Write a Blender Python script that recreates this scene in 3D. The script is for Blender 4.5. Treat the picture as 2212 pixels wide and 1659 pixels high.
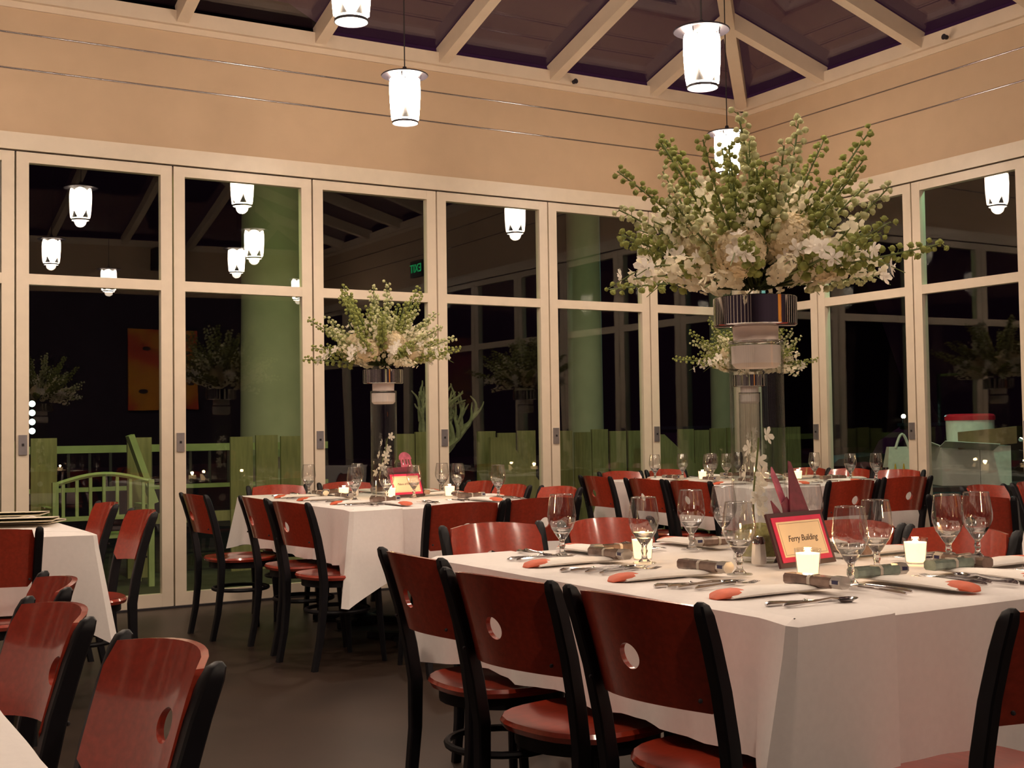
import bpy, math, random
from mathutils import Vector, Matrix, Euler
R = math.radians
PI = math.pi
for o in list(bpy.data.objects): bpy.data.objects.remove(o)
scene = bpy.context.scene
col = scene.collection
rnd = random.Random(7)

# ------------------------------------------------------------------ camera
S = 1.03
CAM = Vector((-7.3812*S, -8.3639*S, 1.1481*S))
yaw, pitch, roll = R(30.6587), R(2.15068), R(-0.82905)
F = Vector((math.sin(yaw)*math.cos(pitch), math.cos(yaw)*math.cos(pitch), math.sin(pitch)))
rt = Vector((math.cos(yaw), -math.sin(yaw), 0)); up = rt.cross(F)
RV = math.cos(roll)*rt + math.sin(roll)*up
UV = -math.sin(roll)*rt + math.cos(roll)*up
cd = bpy.data.cameras.new('camera'); cam = bpy.data.objects.new('camera', cd); col.objects.link(cam)
cd.sensor_width = 36; cd.lens = 2682.18/2212*36; cd.clip_start = 0.05; cd.clip_end = 200
m = Matrix((RV, UV, -F)).transposed().to_4x4(); m.translation = CAM
cam.matrix_world = m
scene.camera = cam

# ------------------------------------------------------------------ world, exposure
w = bpy.data.worlds.new('night'); scene.world = w; w.use_nodes = True
bg = w.node_tree.nodes['Background']; bg.inputs[0].default_value = (0.50, 0.15, 0.38, 1); bg.inputs[1].default_value = 0.045
vs = scene.view_settings
vs.view_transform = 'Standard'; vs.look = 'None'; vs.exposure = 0.0; vs.gamma = 1.0; vs.use_curve_mapping = False
LAMP_COL = (1.0, 0.79, 0.61)
LAMP_E = 56.0          # pendant shade radiance
LAMP_DOWN = 54.0       # watts of each pendant's open bottom

def lamp_light(kind, name, loc, energy, colr, size=.05, rot=(0, 0, 0), parent=None, spot=None, blend=.6):
    l = bpy.data.lights.new(name, kind); l.energy = energy; l.color = colr
    if kind == 'AREA': l.size = size
    else: l.shadow_soft_size = size
    if kind == 'SPOT': l.spot_size = spot; l.spot_blend = blend
    o = bpy.data.objects.new(name, l); col.objects.link(o); o.location = loc; o.rotation_euler = rot
    if parent: o.parent = parent
    return o

# ------------------------------------------------------------------ materials
MATS = {}
def mat(name, c, rough=.5, metal=0., var=.08, scale=25., bump=0., coat=0., emit=None, es=0., trans=0., spec=.5, stretch=None, sub=0., sheen=0.):
    if name in MATS: return MATS[name]
    mt = bpy.data.materials.new(name); mt.use_nodes = True; nt = mt.node_tree; b = nt.nodes['Principled BSDF']
    tc = nt.nodes.new('ShaderNodeTexCoord'); mp = nt.nodes.new('ShaderNodeMapping')
    nz = nt.nodes.new('ShaderNodeTexNoise'); nz.inputs['Scale'].default_value = scale; nz.inputs['Detail'].default_value = 4
    nt.links.new(tc.outputs['Object'], mp.inputs[0]); nt.links.new(mp.outputs[0], nz.inputs['Vector'])
    if stretch: mp.inputs['Scale'].default_value = stretch
    cr = nt.nodes.new('ShaderNodeValToRGB'); cr.color_ramp.elements[0].position = .3; cr.color_ramp.elements[1].position = .7
    cr.color_ramp.elements[0].color = (*[max(0, v*(1-var)) for v in c], 1); cr.color_ramp.elements[1].color = (*[min(1, v*(1+var)) for v in c], 1)
    nt.links.new(nz.outputs['Fac'], cr.inputs[0]); nt.links.new(cr.outputs[0], b.inputs['Base Color'])
    b.inputs['Roughness'].default_value = rough; b.inputs['Metallic'].default_value = metal
    b.inputs['Specular IOR Level'].default_value = spec
    if coat: b.inputs['Coat Weight'].default_value = coat; b.inputs['Coat Roughness'].default_value = .12
    if sheen: b.inputs['Sheen Weight'].default_value = sheen
    if trans: b.inputs['Transmission Weight'].default_value = trans
    if sub: b.inputs['Subsurface Weight'].default_value = sub; b.inputs['Subsurface Radius'].default_value = (.01, .008, .005)
    if emit: b.inputs['Emission Color'].default_value = (*emit, 1); b.inputs['Emission Strength'].default_value = es
    if bump:
        bp = nt.nodes.new('ShaderNodeBump'); bp.inputs['Strength'].default_value = bump; bp.inputs['Distance'].default_value = .005
        nt.links.new(nz.outputs['Fac'], bp.inputs['Height']); nt.links.new(bp.outputs[0], b.inputs['Normal'])
    MATS[name] = mt
    return mt

def thin_glass(name, f0=.05, tint=(1, 1, 1), wav=0., rough=0.0, wscale=.9):
    """clear sheet: transparent body with Schlick reflection on each face"""
    mt = bpy.data.materials.new(name); mt.use_nodes = True; nt = mt.node_tree
    nt.nodes.remove(nt.nodes['Principled BSDF']); out = nt.nodes['Material Output']
    tr = nt.nodes.new('ShaderNodeBsdfTransparent'); tr.inputs[0].default_value = (*tint, 1)
    gl = nt.nodes.new('ShaderNodeBsdfGlossy'); gl.inputs['Roughness'].default_value = rough
    lw = nt.nodes.new('ShaderNodeLayerWeight'); lw.inputs['Blend'].default_value = .5
    pw = nt.nodes.new('ShaderNodeMath'); pw.operation = 'POWER'; pw.inputs[1].default_value = 5
    mu = nt.nodes.new('ShaderNodeMath'); mu.operation = 'MULTIPLY_ADD'; mu.inputs[1].default_value = 1-f0; mu.inputs[2].default_value = f0
    mx = nt.nodes.new('ShaderNodeMixShader')
    nt.links.new(lw.outputs['Facing'], pw.inputs[0]); nt.links.new(pw.outputs[0], mu.inputs[0]); nt.links.new(mu.outputs[0], mx.inputs[0])
    nt.links.new(tr.outputs[0], mx.inputs[1]); nt.links.new(gl.outputs[0], mx.inputs[2]); nt.links.new(mx.outputs[0], out.inputs[0])
    if wav:
        tc = nt.nodes.new('ShaderNodeTexCoord'); nz = nt.nodes.new('ShaderNodeTexNoise'); nz.inputs['Scale'].default_value = wscale; nz.inputs['Detail'].default_value = 0
        bp = nt.nodes.new('ShaderNodeBump'); bp.inputs['Strength'].default_value = 1; bp.inputs['Distance'].default_value = wav
        nt.links.new(tc.outputs['Object'], nz.inputs['Vector']); nt.links.new(nz.outputs['Fac'], bp.inputs['Height']); nt.links.new(bp.outputs[0], gl.inputs['Normal'])
    MATS[name] = mt
    return mt

def emission(name, c, s):
    return mat(name, c, .5, var=.02, emit=c, es=s)

mat('plaster', (.58, .415, .275), .7, var=.03, scale=6, bump=.05)
mat('frame', (.76, .65, .52), .38, var=.03, scale=12)
mat('curb', (.70, .57, .44), .5, var=.03, scale=8)
mat('reveal_metal', (.45, .43, .46), .22, 1, var=.05)
mat('gap_dark', (.02, .016, .02), .7)
mat('dark_wall', (.035, .02, .04), .8, var=.2, scale=3)
mat('floor', (.034, .020, .014), .40, var=.25, scale=2.2, bump=.03)
mat('cherry', (.36, .038, .017), .30, var=.18, scale=9, coat=1.0, stretch=(9, 1.2, 9))
mat('black_wood', (.006, .0055, .008), .5, var=.2, spec=.3)
mat('linen', (.80, .755, .73), .85, var=.02, scale=60, bump=.04, sheen=.2)
mat('linen2', (.83, .785, .76), .85, var=.02, scale=60, bump=.04, sheen=.2)
mat('napkin', (.82, .77, .72), .85, var=.03, scale=50, bump=.05)
mat('lining', (.60, .11, .045), .6, var=.15)
mat('silver', (.72, .70, .70), .13, 1, var=.03)
mat('chrome', (.75, .73, .75), .05, 1, var=.02, scale=3)
mat('favor_brown', (.20, .13, .10), .2, .3, var=.4, scale=30, coat=.6)
mat('favor_green', (.22, .27, .22), .2, .3, var=.4, scale=30, coat=.6)
mat('favor_end', (.55, .50, .45), .15, .5, var=.1, coat=.6)
mat('navy', (.02, .02, .07), .2)
mat('ribbon', (.55, .48, .40), .3, var=.05)
mat('sign_frame', (.045, .008, .012), .5)
mat('sign_mat', (.62, .02, .09), .6)
mat('sign_card', (.86, .68, .46), .7, var=.02)
mat('ink', (.05, .03, .03), .7)
mat('ink_line', (.35, .27, .20), .7)
mat('maroon_card', (.14, .012, .03), .55, var=.25, scale=40)
mat('pink_card', (.42, .09, .15), .55, var=.3, scale=40)
mat('wax', (.9, .78, .6), .5, var=.02, emit=(1, .62, .30), es=2.2)
mat('flame', (1, .8, .4), .5, var=.0, emit=(1, .72, .35), es=60)
mat('foam', (.75, .64, .60), .7, var=.05)
mat('stem', (.13, .17, .05), .6, var=.2)
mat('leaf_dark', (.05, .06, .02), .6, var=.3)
mat('moss', (.34, .31, .10), .8, var=.35, scale=60, bump=.4)
mat('salt', (.75, .70, .66), .4, var=.05)
mat('shade', (1, .97, .9), .3, var=.0, emit=LAMP_COL, es=LAMP_E)
mat('lamp_metal', (.035, .03, .04), .4, .5)
mat('lamp_core', (.005, .005, .006), .6)
mat('cord', (.02, .015, .015), .6)
mat('latch', (.30, .28, .30), .35, .7)
mat('paper', (.80, .72, .56), .7, var=.04, scale=12)
mat('menu_edge', (.16, .14, .05), .6)
mat('sky_block_dark', (.012, .013, .012), .95, var=.4, scale=.3)
mat('deck', (.06, .05, .035), .8, var=.3, scale=4)
mat('fence', (.24, .21, .10), .75, var=.2, scale=5, stretch=(6, 6, .7))
mat('bench', (.33, .38, .17), .6, var=.12, scale=6)
mat('column', (.48, .45, .35), .7, var=.06, scale=5)
mat('bark', (.34, .31, .22), .85, var=.25, scale=20, bump=.5)
mat('cardboard', (.30, .19, .10), .8, var=.1)
mat('box_white', (.62, .62, .58), .7, var=.04)
mat('plastic_white', (.72, .74, .68), .35)
mat('red_lid', (.55, .015, .03), .35)
mat('bag', (.60, .58, .50), .8, var=.08)
mat('yellow', (.55, .33, .02), .4)
mat('car_paint', (.03, .06, .07), .2, .4, coat=.6)
mat('tyre', (.01, .01, .01), .8)
mat('speaker', (.012, .012, .014), .6)
mat('grille', (.03, .03, .035), .8, bump=.4, scale=200)
mat('exit_green', (.02, .6, .2), .5, emit=(.02, .9, .25), es=2.2)
mat('exit_box', (.03, .03, .03), .5)
mat('roof_wood', (.10, .06, .05), .7, var=.2)
thin_glass('pane', .052, (.97, .99, .97), .0035)
thin_glass('sky_pane', .10, (.88, .82, .88), .004)
thin_glass('goblet_glass', .11, (.985, .985, .985), rough=.0)
thin_glass('vase_glass', .085, (.975, .985, .98), .002, wscale=14)
thin_glass('car_glass', .12, (.15, .2, .2))
def solid_glass():
    mt = bpy.data.materials.new('solid_glass'); mt.use_nodes = True; nt = mt.node_tree
    b = nt.nodes['Principled BSDF']; b.inputs['Transmission Weight'].default_value = 1; b.inputs['Roughness'].default_value = .02; b.inputs['IOR'].default_value = 1.5
    tc = nt.nodes.new('ShaderNodeTexCoord'); nz = nt.nodes.new('ShaderNodeTexNoise'); nz.inputs['Scale'].default_value = 8
    mr = nt.nodes.new('ShaderNodeMapRange'); mr.inputs[3].default_value = .01; mr.inputs[4].default_value = .03
    nt.links.new(tc.outputs['Object'], nz.inputs['Vector']); nt.links.new(nz.outputs['Fac'], mr.inputs[0]); nt.links.new(mr.outputs[0], b.inputs['Roughness'])
    MATS['solid_glass'] = mt
solid_glass()
def petal_mat(name, c, tr=.42):
    mt = bpy.data.materials.new(name); mt.use_nodes = True; nt = mt.node_tree; nt.nodes.remove(nt.nodes['Principled BSDF'])
    tc = nt.nodes.new('ShaderNodeTexCoord'); nz = nt.nodes.new('ShaderNodeTexNoise'); nz.inputs['Scale'].default_value = 40
    cr = nt.nodes.new('ShaderNodeValToRGB'); cr.color_ramp.elements[0].color = (*[v*.85 for v in c], 1); cr.color_ramp.elements[1].color = (*[min(1, v*1.08) for v in c], 1)
    d = nt.nodes.new('ShaderNodeBsdfDiffuse'); t = nt.nodes.new('ShaderNodeBsdfTranslucent'); mx = nt.nodes.new('ShaderNodeMixShader'); mx.inputs[0].default_value = tr
    nt.links.new(tc.outputs['Object'], nz.inputs['Vector']); nt.links.new(nz.outputs['Fac'], cr.inputs[0])
    nt.links.new(cr.outputs[0], d.inputs[0]); nt.links.new(cr.outputs[0], t.inputs[0]); nt.links.new(d.outputs[0], mx.inputs[1]); nt.links.new(t.outputs[0], mx.inputs[2])
    nt.links.new(mx.outputs[0], nt.nodes['Material Output'].inputs[0]); MATS[name] = mt
petal_mat('petal', (.93, .86, .68)); petal_mat('orchid', (.96, .88, .80)); petal_mat('hydrangea', (.92, .80, .58)); petal_mat('bud', (.33, .36, .12), .2); petal_mat('bud_pale', (.62, .62, .36), .25)

# ------------------------------------------------------------------ mesh builder
class MB:
    def __init__(s): s.v = []; s.f = []
    def add(s, vs, fs):
        n = len(s.v); s.v += [tuple(p) for p in vs]; s.f += [tuple(i+n for i in q) for q in fs]; return s
    def box(s, c, d, rot=None):
        x, y, z = [k/2 for k in d]
        ps = [Vector(p) for p in ((-x,-y,-z),(x,-y,-z),(x,y,-z),(-x,y,-z),(-x,-y,z),(x,-y,z),(x,y,z),(-x,y,z))]
        if rot: q = Euler(rot).to_matrix(); ps = [q @ p for p in ps]
        return s.add([p+Vector(c) for p in ps], [(3,2,1,0),(4,5,6,7),(0,1,5,4),(1,2,6,5),(2,3,7,6),(3,0,4,7)])
    def bbox(s, a, b): return s.box([(i+j)/2 for i, j in zip(a, b)], [abs(j-i) for i, j in zip(a, b)])
    def beam(s, p, q, wd, dp, upv=(0, 0, 1)):
        """rectangular bar from p to q; wd across, dp along upv side"""
        p, q = Vector(p), Vector(q); d = (q-p).normalized(); a = d.cross(Vector(upv)).normalized(); b = a.cross(d)
        vs_ = []
        for e in (p, q):
            for i, j in ((-1,-1),(1,-1),(1,1),(-1,1)): vs_.append(e+a*(i*wd/2)+b*(j*dp/2))
        return s.add(vs_, [(0,1,2,3)[::-1],(4,5,6,7),(0,1,5,4),(1,2,6,5),(2,3,7,6),(3,0,4,7)])
    def lathe(s, prof, n=20, c=(0, 0, 0), closed=False, a0=0., a1=2*PI):
        full = abs(a1-a0-2*PI) < 1e-6; m = n if full else n+1; vs_ = []; fs = []
        for r, z in prof:
            for i in range(m):
                a = a0+(a1-a0)*i/n; vs_.append((c[0]+r*math.cos(a), c[1]+r*math.sin(a), c[2]+z))
        for k in range(len(prof)-1 if not closed else len(prof)):
            k2 = (k+1) % len(prof)
            for i in range(n):
                j = (i+1) % m; fs.append((k*m+i, k*m+j, k2*m+j, k2*m+i))
        return s.add(vs_, fs)
    def tube(s, pts, rad, n=6, closed=False, cap=True):
        pts = [Vector(p) for p in pts]; N = len(pts)
        rads = rad if isinstance(rad, (list, tuple)) else [rad]*N
        vs_ = []; fs = []; a = None
        for i, p in enumerate(pts):
            if closed: d = (pts[(i+1) % N]-pts[i-1])
            else: d = pts[min(i+1, N-1)]-pts[max(i-1, 0)]
            d.normalize()
            if a is None:
                a = d.cross(Vector((0, 0, 1)))
                if a.length < .05: a = d.cross(Vector((1, 0, 0)))
            a = (a-d*a.dot(d)).normalized(); b = d.cross(a)
            for k in range(n):
                t = 2*PI*k/n; vs_.append(p+(a*math.cos(t)+b*math.sin(t))*rads[i])
        for i in range(N if closed else N-1):
            i2 = (i+1) % N
            for k in range(n): fs.append((i*n+k, i*n+(k+1) % n, i2*n+(k+1) % n, i2*n+k))
        if cap and not closed: fs += [tuple(range(n))[::-1], tuple((N-1)*n+k for k in range(n))]
        return s.add(vs_, fs)
    def sweep(s, pts, secs):
        """pts: centres, secs: list of section point lists (x,y) given as world offsets"""
        n = len(secs[0]); vs_ = []; fs = []
        for p, sec in zip(pts, secs): vs_ += [Vector(p)+Vector(q) for q in sec]
        for i in range(len(pts)-1):
            for k in range(n): fs.append((i*n+k, i*n+(k+1) % n, (i+1)*n+(k+1) % n, (i+1)*n+k))
        fs += [tuple(range(n))[::-1], tuple((len(pts)-1)*n+k for k in range(n))]
        return s.add(vs_, fs)
    def ball(s, c, r, n=8, k=5, sc=(1, 1, 1)):
        prof = [(max(1e-4, r*math.sin(PI*i/k)), -r*math.cos(PI*i/k)) for i in range(k+1)]
        b = MB().lathe(prof, n); return s.add([(c[0]+p[0]*sc[0], c[1]+p[1]*sc[1], c[2]+p[2]*sc[2]) for p in b.v], b.f)
    def xf(s, mtx): s.v = [tuple(mtx @ Vector(p)) for p in s.v]; return s
    def mesh(s, name, mt, smooth=True, ang=40):
        me = bpy.data.meshes.new(name); me.from_pydata(s.v, [], s.f); me.update()
        if mt: me.materials.append(MATS[mt])
        if smooth:
            me.polygons.foreach_set('use_smooth', [True]*len(me.polygons))
            me.set_sharp_from_angle(angle=R(ang))
        return me
    def build(s, name, mt, parent=None, smooth=True, loc=None):
        o = bpy.data.objects.new(name, s.mesh(name, mt, smooth)); col.objects.link(o)
        if parent: o.parent = parent
        if loc: o.location = loc
        return o

def tag(o, label=None, cat=None, group=None, kind=None):
    if label: o['label'] = label
    if cat: o['category'] = cat
    if group: o['group'] = group
    if kind: o['kind'] = kind
    return o
def empty(name, loc=(0, 0, 0), rz=0., label=None, cat=None, group=None, kind=None):
    o = bpy.data.objects.new(name, None); col.objects.link(o); o.location = loc; o.rotation_euler = (0, 0, rz); o.empty_display_size = .1
    return tag(o, label, cat, group, kind)
PROTO = {}
def proto(kind, parts): PROTO[kind] = parts      # parts: (name, mesh, [subparts])
def put_parts(parts, parent):
    for p in parts:
        o = bpy.data.objects.new(p[0], p[1]); col.objects.link(o); o.parent = parent
        if len(p) > 2 and p[2]: put_parts(p[2], o)
def spawn(kind, name, loc, rz, label, cat, group=None, rot=None):
    parts = PROTO[kind]
    if len(parts) == 1 and not (len(parts[0]) > 2 and parts[0][2]):
        o = bpy.data.objects.new(name, parts[0][1]); col.objects.link(o); o.location = loc; o.rotation_euler = (0, 0, rz); tag(o, label, cat, group)
    else:
        o = empty(name, loc, rz, label, cat, group); put_parts(parts, o)
    if rot: o.rotation_euler = rot
    return o

# ================================================================== SETTING
RX0, RY0 = -10.5, -10.5        # room spans x RX0..0, y RY0..0
Z_GAP, Z_HDR, Z_G2, Z_G1, Z_TL, Z_TT, Z_RAIL = 3.071, 3.184, 3.614, 3.851, 4.037, 4.157, 2.187
fl = MB().bbox((RX0-.2, RY0-.2, -.1), (.12, .12, 0)).build('floor', 'floor', smooth=False); tag(fl, 'dark brown polished floor', kind='structure')

# --- folding window walls.  local frame: u runs along wall away from the corner, v is outward
def wallpt(side, u, v, z):
    return (-u, v, z) if side == 'L' else (v, -u, z)
def wbox(mb, side, u0, u1, v0, v1, z0, z1):
    a, b = wallpt(side, u0, v0, z0), wallpt(side, u1, v1, z1)
    return mb.bbox([min(i, j) for i, j in zip(a, b)], [max(i, j) for i, j in zip(a, b)])
nwin = 0
def panel(side, u0, u1, latch_at):
    global nwin
    nwin += 1
    root = empty('window_%d' % nwin, wallpt(side, (u0+u1)/2, 0, 0), kind='structure')
    root['label'] = 'tall cream-framed glass folding door panel'
    inv = -Vector(root.location)
    def bp(name, mt, *a, par=root):
        mb = wbox(MB(), side, *a); mb.v = [tuple(Vector(p)+inv) for p in mb.v]; return mb.build(name, mt, par, smooth=False)
    g = .006; st = .078
    a, b = u0+g, u1-g; f0, f1 = -.03, .03
    for (p, q) in ((a, a+st), (b-st, b)): bp('stile', 'frame', p, q, f0, f1, .012, Z_GAP-.012)
    bp('top_rail', 'frame', a+st, b-st, f0+.001, f1, Z_GAP-.08, Z_GAP-.012)
    bp('middle_rail', 'frame', a+st, b-st, f0+.001, f1, Z_RAIL, Z_RAIL+.07)
    bp('bottom_rail', 'frame', a+st, b-st, f0+.001, f1, .012, .1)
    # glazing beads
    bp('pane', 'pane', a+st-.004, b-st+.004, -.004, .004, .096, Z_RAIL+.004)
    bp('pane', 'pane', a+st-.004, b-st+.004, -.004, .004, Z_RAIL+.066, Z_GAP-.076)
    if latch_at is not None:
        q = bp('latch', 'latch', latch_at-.026, latch_at+.026, -.041, -.03, 1.07, 1.20)
        bp('keyhole', 'gap_dark', latch_at-.007, latch_at+.007, -.045, -.041, 1.128, 1.144, par=q)
for k in range(0, 10):
    a = .06 if k == 0 else .087+1.03*k; b = .087+1.03*(k+1)
    if b > 10.5: b = 10.45
    panel('L', a, b, b-.045 if k < 9 else None)
for k in range(0, 10):
    a = .06 if k == 0 else -.103+1.03*k; b = -.103+1.03*(k+1)
    panel('R', a, b, b-.045 if k in (0, 1, 2, 3, 4, 5) else None)
# dark void lines behind the joints: jamb gaskets, one per wall is the track
ntrim = 0
def trim(mb, mt='frame', label=None):
    global ntrim
    ntrim += 1
    return tag(mb.build('trim_%d' % ntrim, mt, smooth=False), label, kind='structure')
LW = {'L': 10.5, 'R': 10.5}
for sd, nm in (('L', 'wall_left'), ('R', 'wall_right')):
    trim(wbox(MB(), sd, -.0, LW[sd], -.035, .06, Z_GAP, Z_HDR), 'frame', 'cream header board above the folding doors')
    trim(wbox(MB(), sd, 0, LW[sd], .012, .05, Z_GAP-.012, Z_GAP), 'gap_dark', 'dark head track')
    trim(wbox(MB(), sd, 0, LW[sd], -.06, .05, 0.0, .012), 'gap_dark', 'dark floor track of the folding doors')
    wroot = empty(nm, (0, 0, 0), kind='structure'); wroot['label'] = 'tan panelled wall above the folding doors'
    for z0, z1 in ((Z_HDR, Z_G2-.006), (Z_G2+.006, Z_G1-.006), (Z_G1+.006, Z_TL)):
        wbox(MB(), sd, 0 if sd == 'L' else .0, LW[sd], -.0, .1, z0, z1).build('wall_panel', 'plaster', wroot, smooth=False)
    for z in (Z_G2, Z_G1):
        pts = [wallpt(sd, 0, .002, z), wallpt(sd, LW[sd], .002, z)]
        mb = MB().tube(pts, .0062, 10); mb.build('reveal_strip', 'reveal_metal', wroot)
    trim(wbox(MB(), sd, -.0, LW[sd], -.055, .12, Z_TL+.02, Z_TT), 'curb', 'cream skylight curb beam')
    trim(wbox(MB(), sd, -.0, LW[sd], -.018, .1, Z_TL-.022, Z_TL+.02), 'curb', 'thin moulding under the skylight curb')
trim(MB().bbox((-.06, -.06, 0), (.06, .06, Z_GAP)), 'frame', 'cream corner post between the two window walls')
# the two walls behind the camera
def solid_wall(nm, a, b, mt='dark_wall'):
    root = empty(nm, (0, 0, 0), kind='structure')
    root['label'] = 'dark lower wall with tan upper band'
    MB().bbox((a[0], a[1], 0), (b[0], b[1], 3.3)).build('lower_wall', mt, root, smooth=False)
    MB().bbox((a[0], a[1], 3.3), (b[0], b[1], Z_TL+.02)).build('upper_wall', 'plaster', root, smooth=False)
solid_wall('wall_front', (RX0-.2, RY0-.2), (.12, RY0))
solid_wall('wall_side', (RX0-.2, RY0), (RX0, .12))
trim(MB().bbox((RX0, RY0-.1, Z_TL+.02), (0, RY0+.055, Z_TT)), 'curb', 'cream skylight curb beam behind the camera')
trim(MB().bbox((RX0-.1, RY0, Z_TL+.02), (RX0+.055, 0, Z_TT)), 'curb', 'cream skylight curb beam at the side')

for k in range(10):
    trim(MB().bbox((RX0, -.6-k*1.03-.08, 0), (RX0+.05, -.6-k*1.03+.08, 3.1)), 'frame', 'cream pilaster added on the unseen side wall for reflections')  # added so the chrome bowls have pale shapes to reflect
# --- hipped skylight
TAN = math.tan(R(16.6)); CX, CY = RX0/2, RY0/2
sky = empty('ceiling', (CX, CY, Z_TT), kind='structure'); sky['label'] = 'hipped glass skylight with cream rafters'
def side_pt(side, u, d):
    """u along the wall from corner, d distance in from wall -> local to skylight"""
    z = d*TAN
    if side == 'L': p = (-u, -d)
    elif side == 'R': p = (-d, -u)
    elif side == 'F': p = (-u, RY0+d)
    else: p = (RX0+d, -u)
    return Vector((p[0]-CX, p[1]-CY, z))
HALF = 5.25
for side in 'LRFW':
    us = [0.0] + [1.03*k+.02 for k in range(1, 11)] + [10.5]
    def lim(u): return min(u, 10.5-u, HALF)
    for u in us[1:-1]:
        d1 = lim(u)
        if d1 < .15: continue
        MB().beam(side_pt(side, u, .03)+Vector((0, 0, -.03)), side_pt(side, u, d1)+Vector((0, 0, -.03)), .085, .13).build('rafter', 'curb', sky, smooth=False)
    for i in range(len(us)-1):
        u0, u1 = us[i], us[i+1]
        up_ = Vector((0, 0, .045)); th = Vector((0, 0, .012))
        poly = [side_pt(side, u0, 0), side_pt(side, u1, 0), side_pt(side, u1, lim(u1))]
        if u0 < HALF < u1: poly.append(side_pt(side, HALF, HALF))
        if lim(u0) > 1e-6: poly.append(side_pt(side, u0, lim(u0)))
        n = len(poly)
        vs_ = [p+up_ for p in poly]+[p+up_+th for p in poly]
        fs = [tuple(range(n)), tuple(range(2*n-1, n-1, -1))]+[(k, (k+1) % n, n+(k+1) % n, n+k) for k in range(n)]
        MB().add(vs_, fs).build('pane', 'sky_pane', sky, smooth=False)
for cx_, cy_ in ((0, 0), (RX0, 0), (0, RY0), (RX0, RY0)):
    MB().beam((cx_-CX, cy_-CY, -.03), (0, 0, HALF*TAN-.03), .1, .15).build('hip_rafter', 'curb', sky, smooth=False)

# --- sprinkler heads under the curb
proto('sprinkler', [('pipe', MB().tube([(0, .09, 0), (0, -.03, 0)], .011, 8).mesh('pipe', 'curb')),
                    ('head', MB().lathe([(.004, 0), (.016, .004), (.018, .016), (.010, .03), (.004, .034)], 10).xf(Matrix.Rotation(R(90), 4, 'X')).xf(Matrix.Translation((0, -.025, 0))).mesh('head', 'lamp_metal')),
                    ('deflector', MB().lathe([(.001, 0), (.022, 0), (.022, .003), (.001, .003)], 10).xf(Matrix.Rotation(R(90), 4, 'X')).xf(Matrix.Translation((0, -.066, 0))).mesh('deflector', 'lamp_metal'))])
spawn('sprinkler', 'sprinkler', (-6.25, -.055, 4.075), 0, 'small sprinkler head on the curb above the far left windows', 'sprinkler', 'wall sprinklers')
spawn('sprinkler', 'sprinkler', (-1.91, -.055, 4.075), 0, 'small sprinkler head on the curb right of the centre lamp', 'sprinkler', 'wall sprinklers')
spawn('sprinkler', 'sprinkler', (-.055, -2.39, 4.075), R(-90), 'small sprinkler head on the curb above the right windows', 'sprinkler', 'wall sprinklers')

# --- things on the walls seen in the reflections
def painting():
    t = empty('painting', (-2.5, RY0+.02, 2.19), 0, 'orange and red abstract painting on the dark wall, mirrored in the glass', 'painting')
    MB().bbox((-.56, 0, -.58), (.56, .04, .58)).build('canvas', None, t, smooth=False)
    mt = bpy.data.materials.new('canvas'); mt.use_nodes = True; nt = mt.node_tree; b = nt.nodes['Principled BSDF']
    tc = nt.nodes.new('ShaderNodeTexCoord'); nz = nt.nodes.new('ShaderNodeTexNoise'); nz.inputs['Scale'].default_value = 2.2
    cr = nt.nodes.new('ShaderNodeValToRGB'); e = cr.color_ramp.elements; e[0].color = (.75, .08, .02, 1); e[0].position = .4; e[1].color = (.85, .33, .02, 1); e[1].position = .55
    nt.links.new(tc.outputs['Object'], nz.inputs['Vector']); nt.links.new(nz.outputs['Fac'], cr.inputs[0]); nt.links.new(cr.outputs[0], b.inputs['Base Color'])
    t.children[0].data.materials.clear(); t.children[0].data.materials.append(mt)
    for x, z, s in ((.35, .45, .07), (.42, .25, .05), (.28, .05, .06), (-.3, .3, .06), (.46, -.2, .05), (-.35, -.3, .07)):
        MB().lathe([(.001, 0), (s, 0), (s, .004), (.001, .004)], 14).xf(Matrix.Diagonal((1, .5, 1, 1))).xf(Matrix.Rotation(R(-90), 4, 'X')).xf(Matrix.Translation((x, .041, z))).build('dark_oval', 'ink', t)
painting()
def text_mesh(s, size, ext=.0008, shear=0., space=1.0):
    c = bpy.data.curves.new('text', 'FONT'); c.body = s; c.size = size; c.extrude = ext; c.align_x = 'CENTER'; c.align_y = 'CENTER'; c.shear = shear; c.space_character = space; c.resolution_u = 3
    o = bpy.data.objects.new('text', c); col.objects.link(o)
    bpy.context.view_layer.update()
    me = bpy.data.meshes.new_from_object(o.evaluated_get(bpy.context.evaluated_depsgraph_get()))
    bpy.data.objects.remove(o); return me
ex = empty('exit_sign', (-.03, -6.7, 3.42), R(-90), 'green lit exit sign on the right wall, mirrored in the glass', 'sign')
MB().bbox((-.17, -.03, -.12), (.17, .025, .12)).build('housing', 'exit_box', ex, smooth=False)
me = text_mesh('EXIT', .17, .002); me.materials.append(MATS['exit_green'])
o = bpy.data.objects.new('lettering', me); col.objects.link(o); o.parent = ex; o.location = (0, -.033, 0); o.rotation_euler = (R(90), 0, 0)
sp = empty('loudspeaker', (-2.5, RY0+.2, 3.85), 0, 'black loudspeaker mounted high on the wall behind, mirrored in the glass', 'loudspeaker')
MB().bbox((-.22, -.17, -.17), (.22, .15, .17)).build('cabinet', 'speaker', sp, smooth=False)
MB().bbox((-.2, .15, -.15), (.2, .165, .15)).build('grille', 'grille', sp, smooth=False)
MB().tube([(0, -.19, 0), (0, -.1, 0)], .02, 8).build('bracket', 'speaker', sp)

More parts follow.
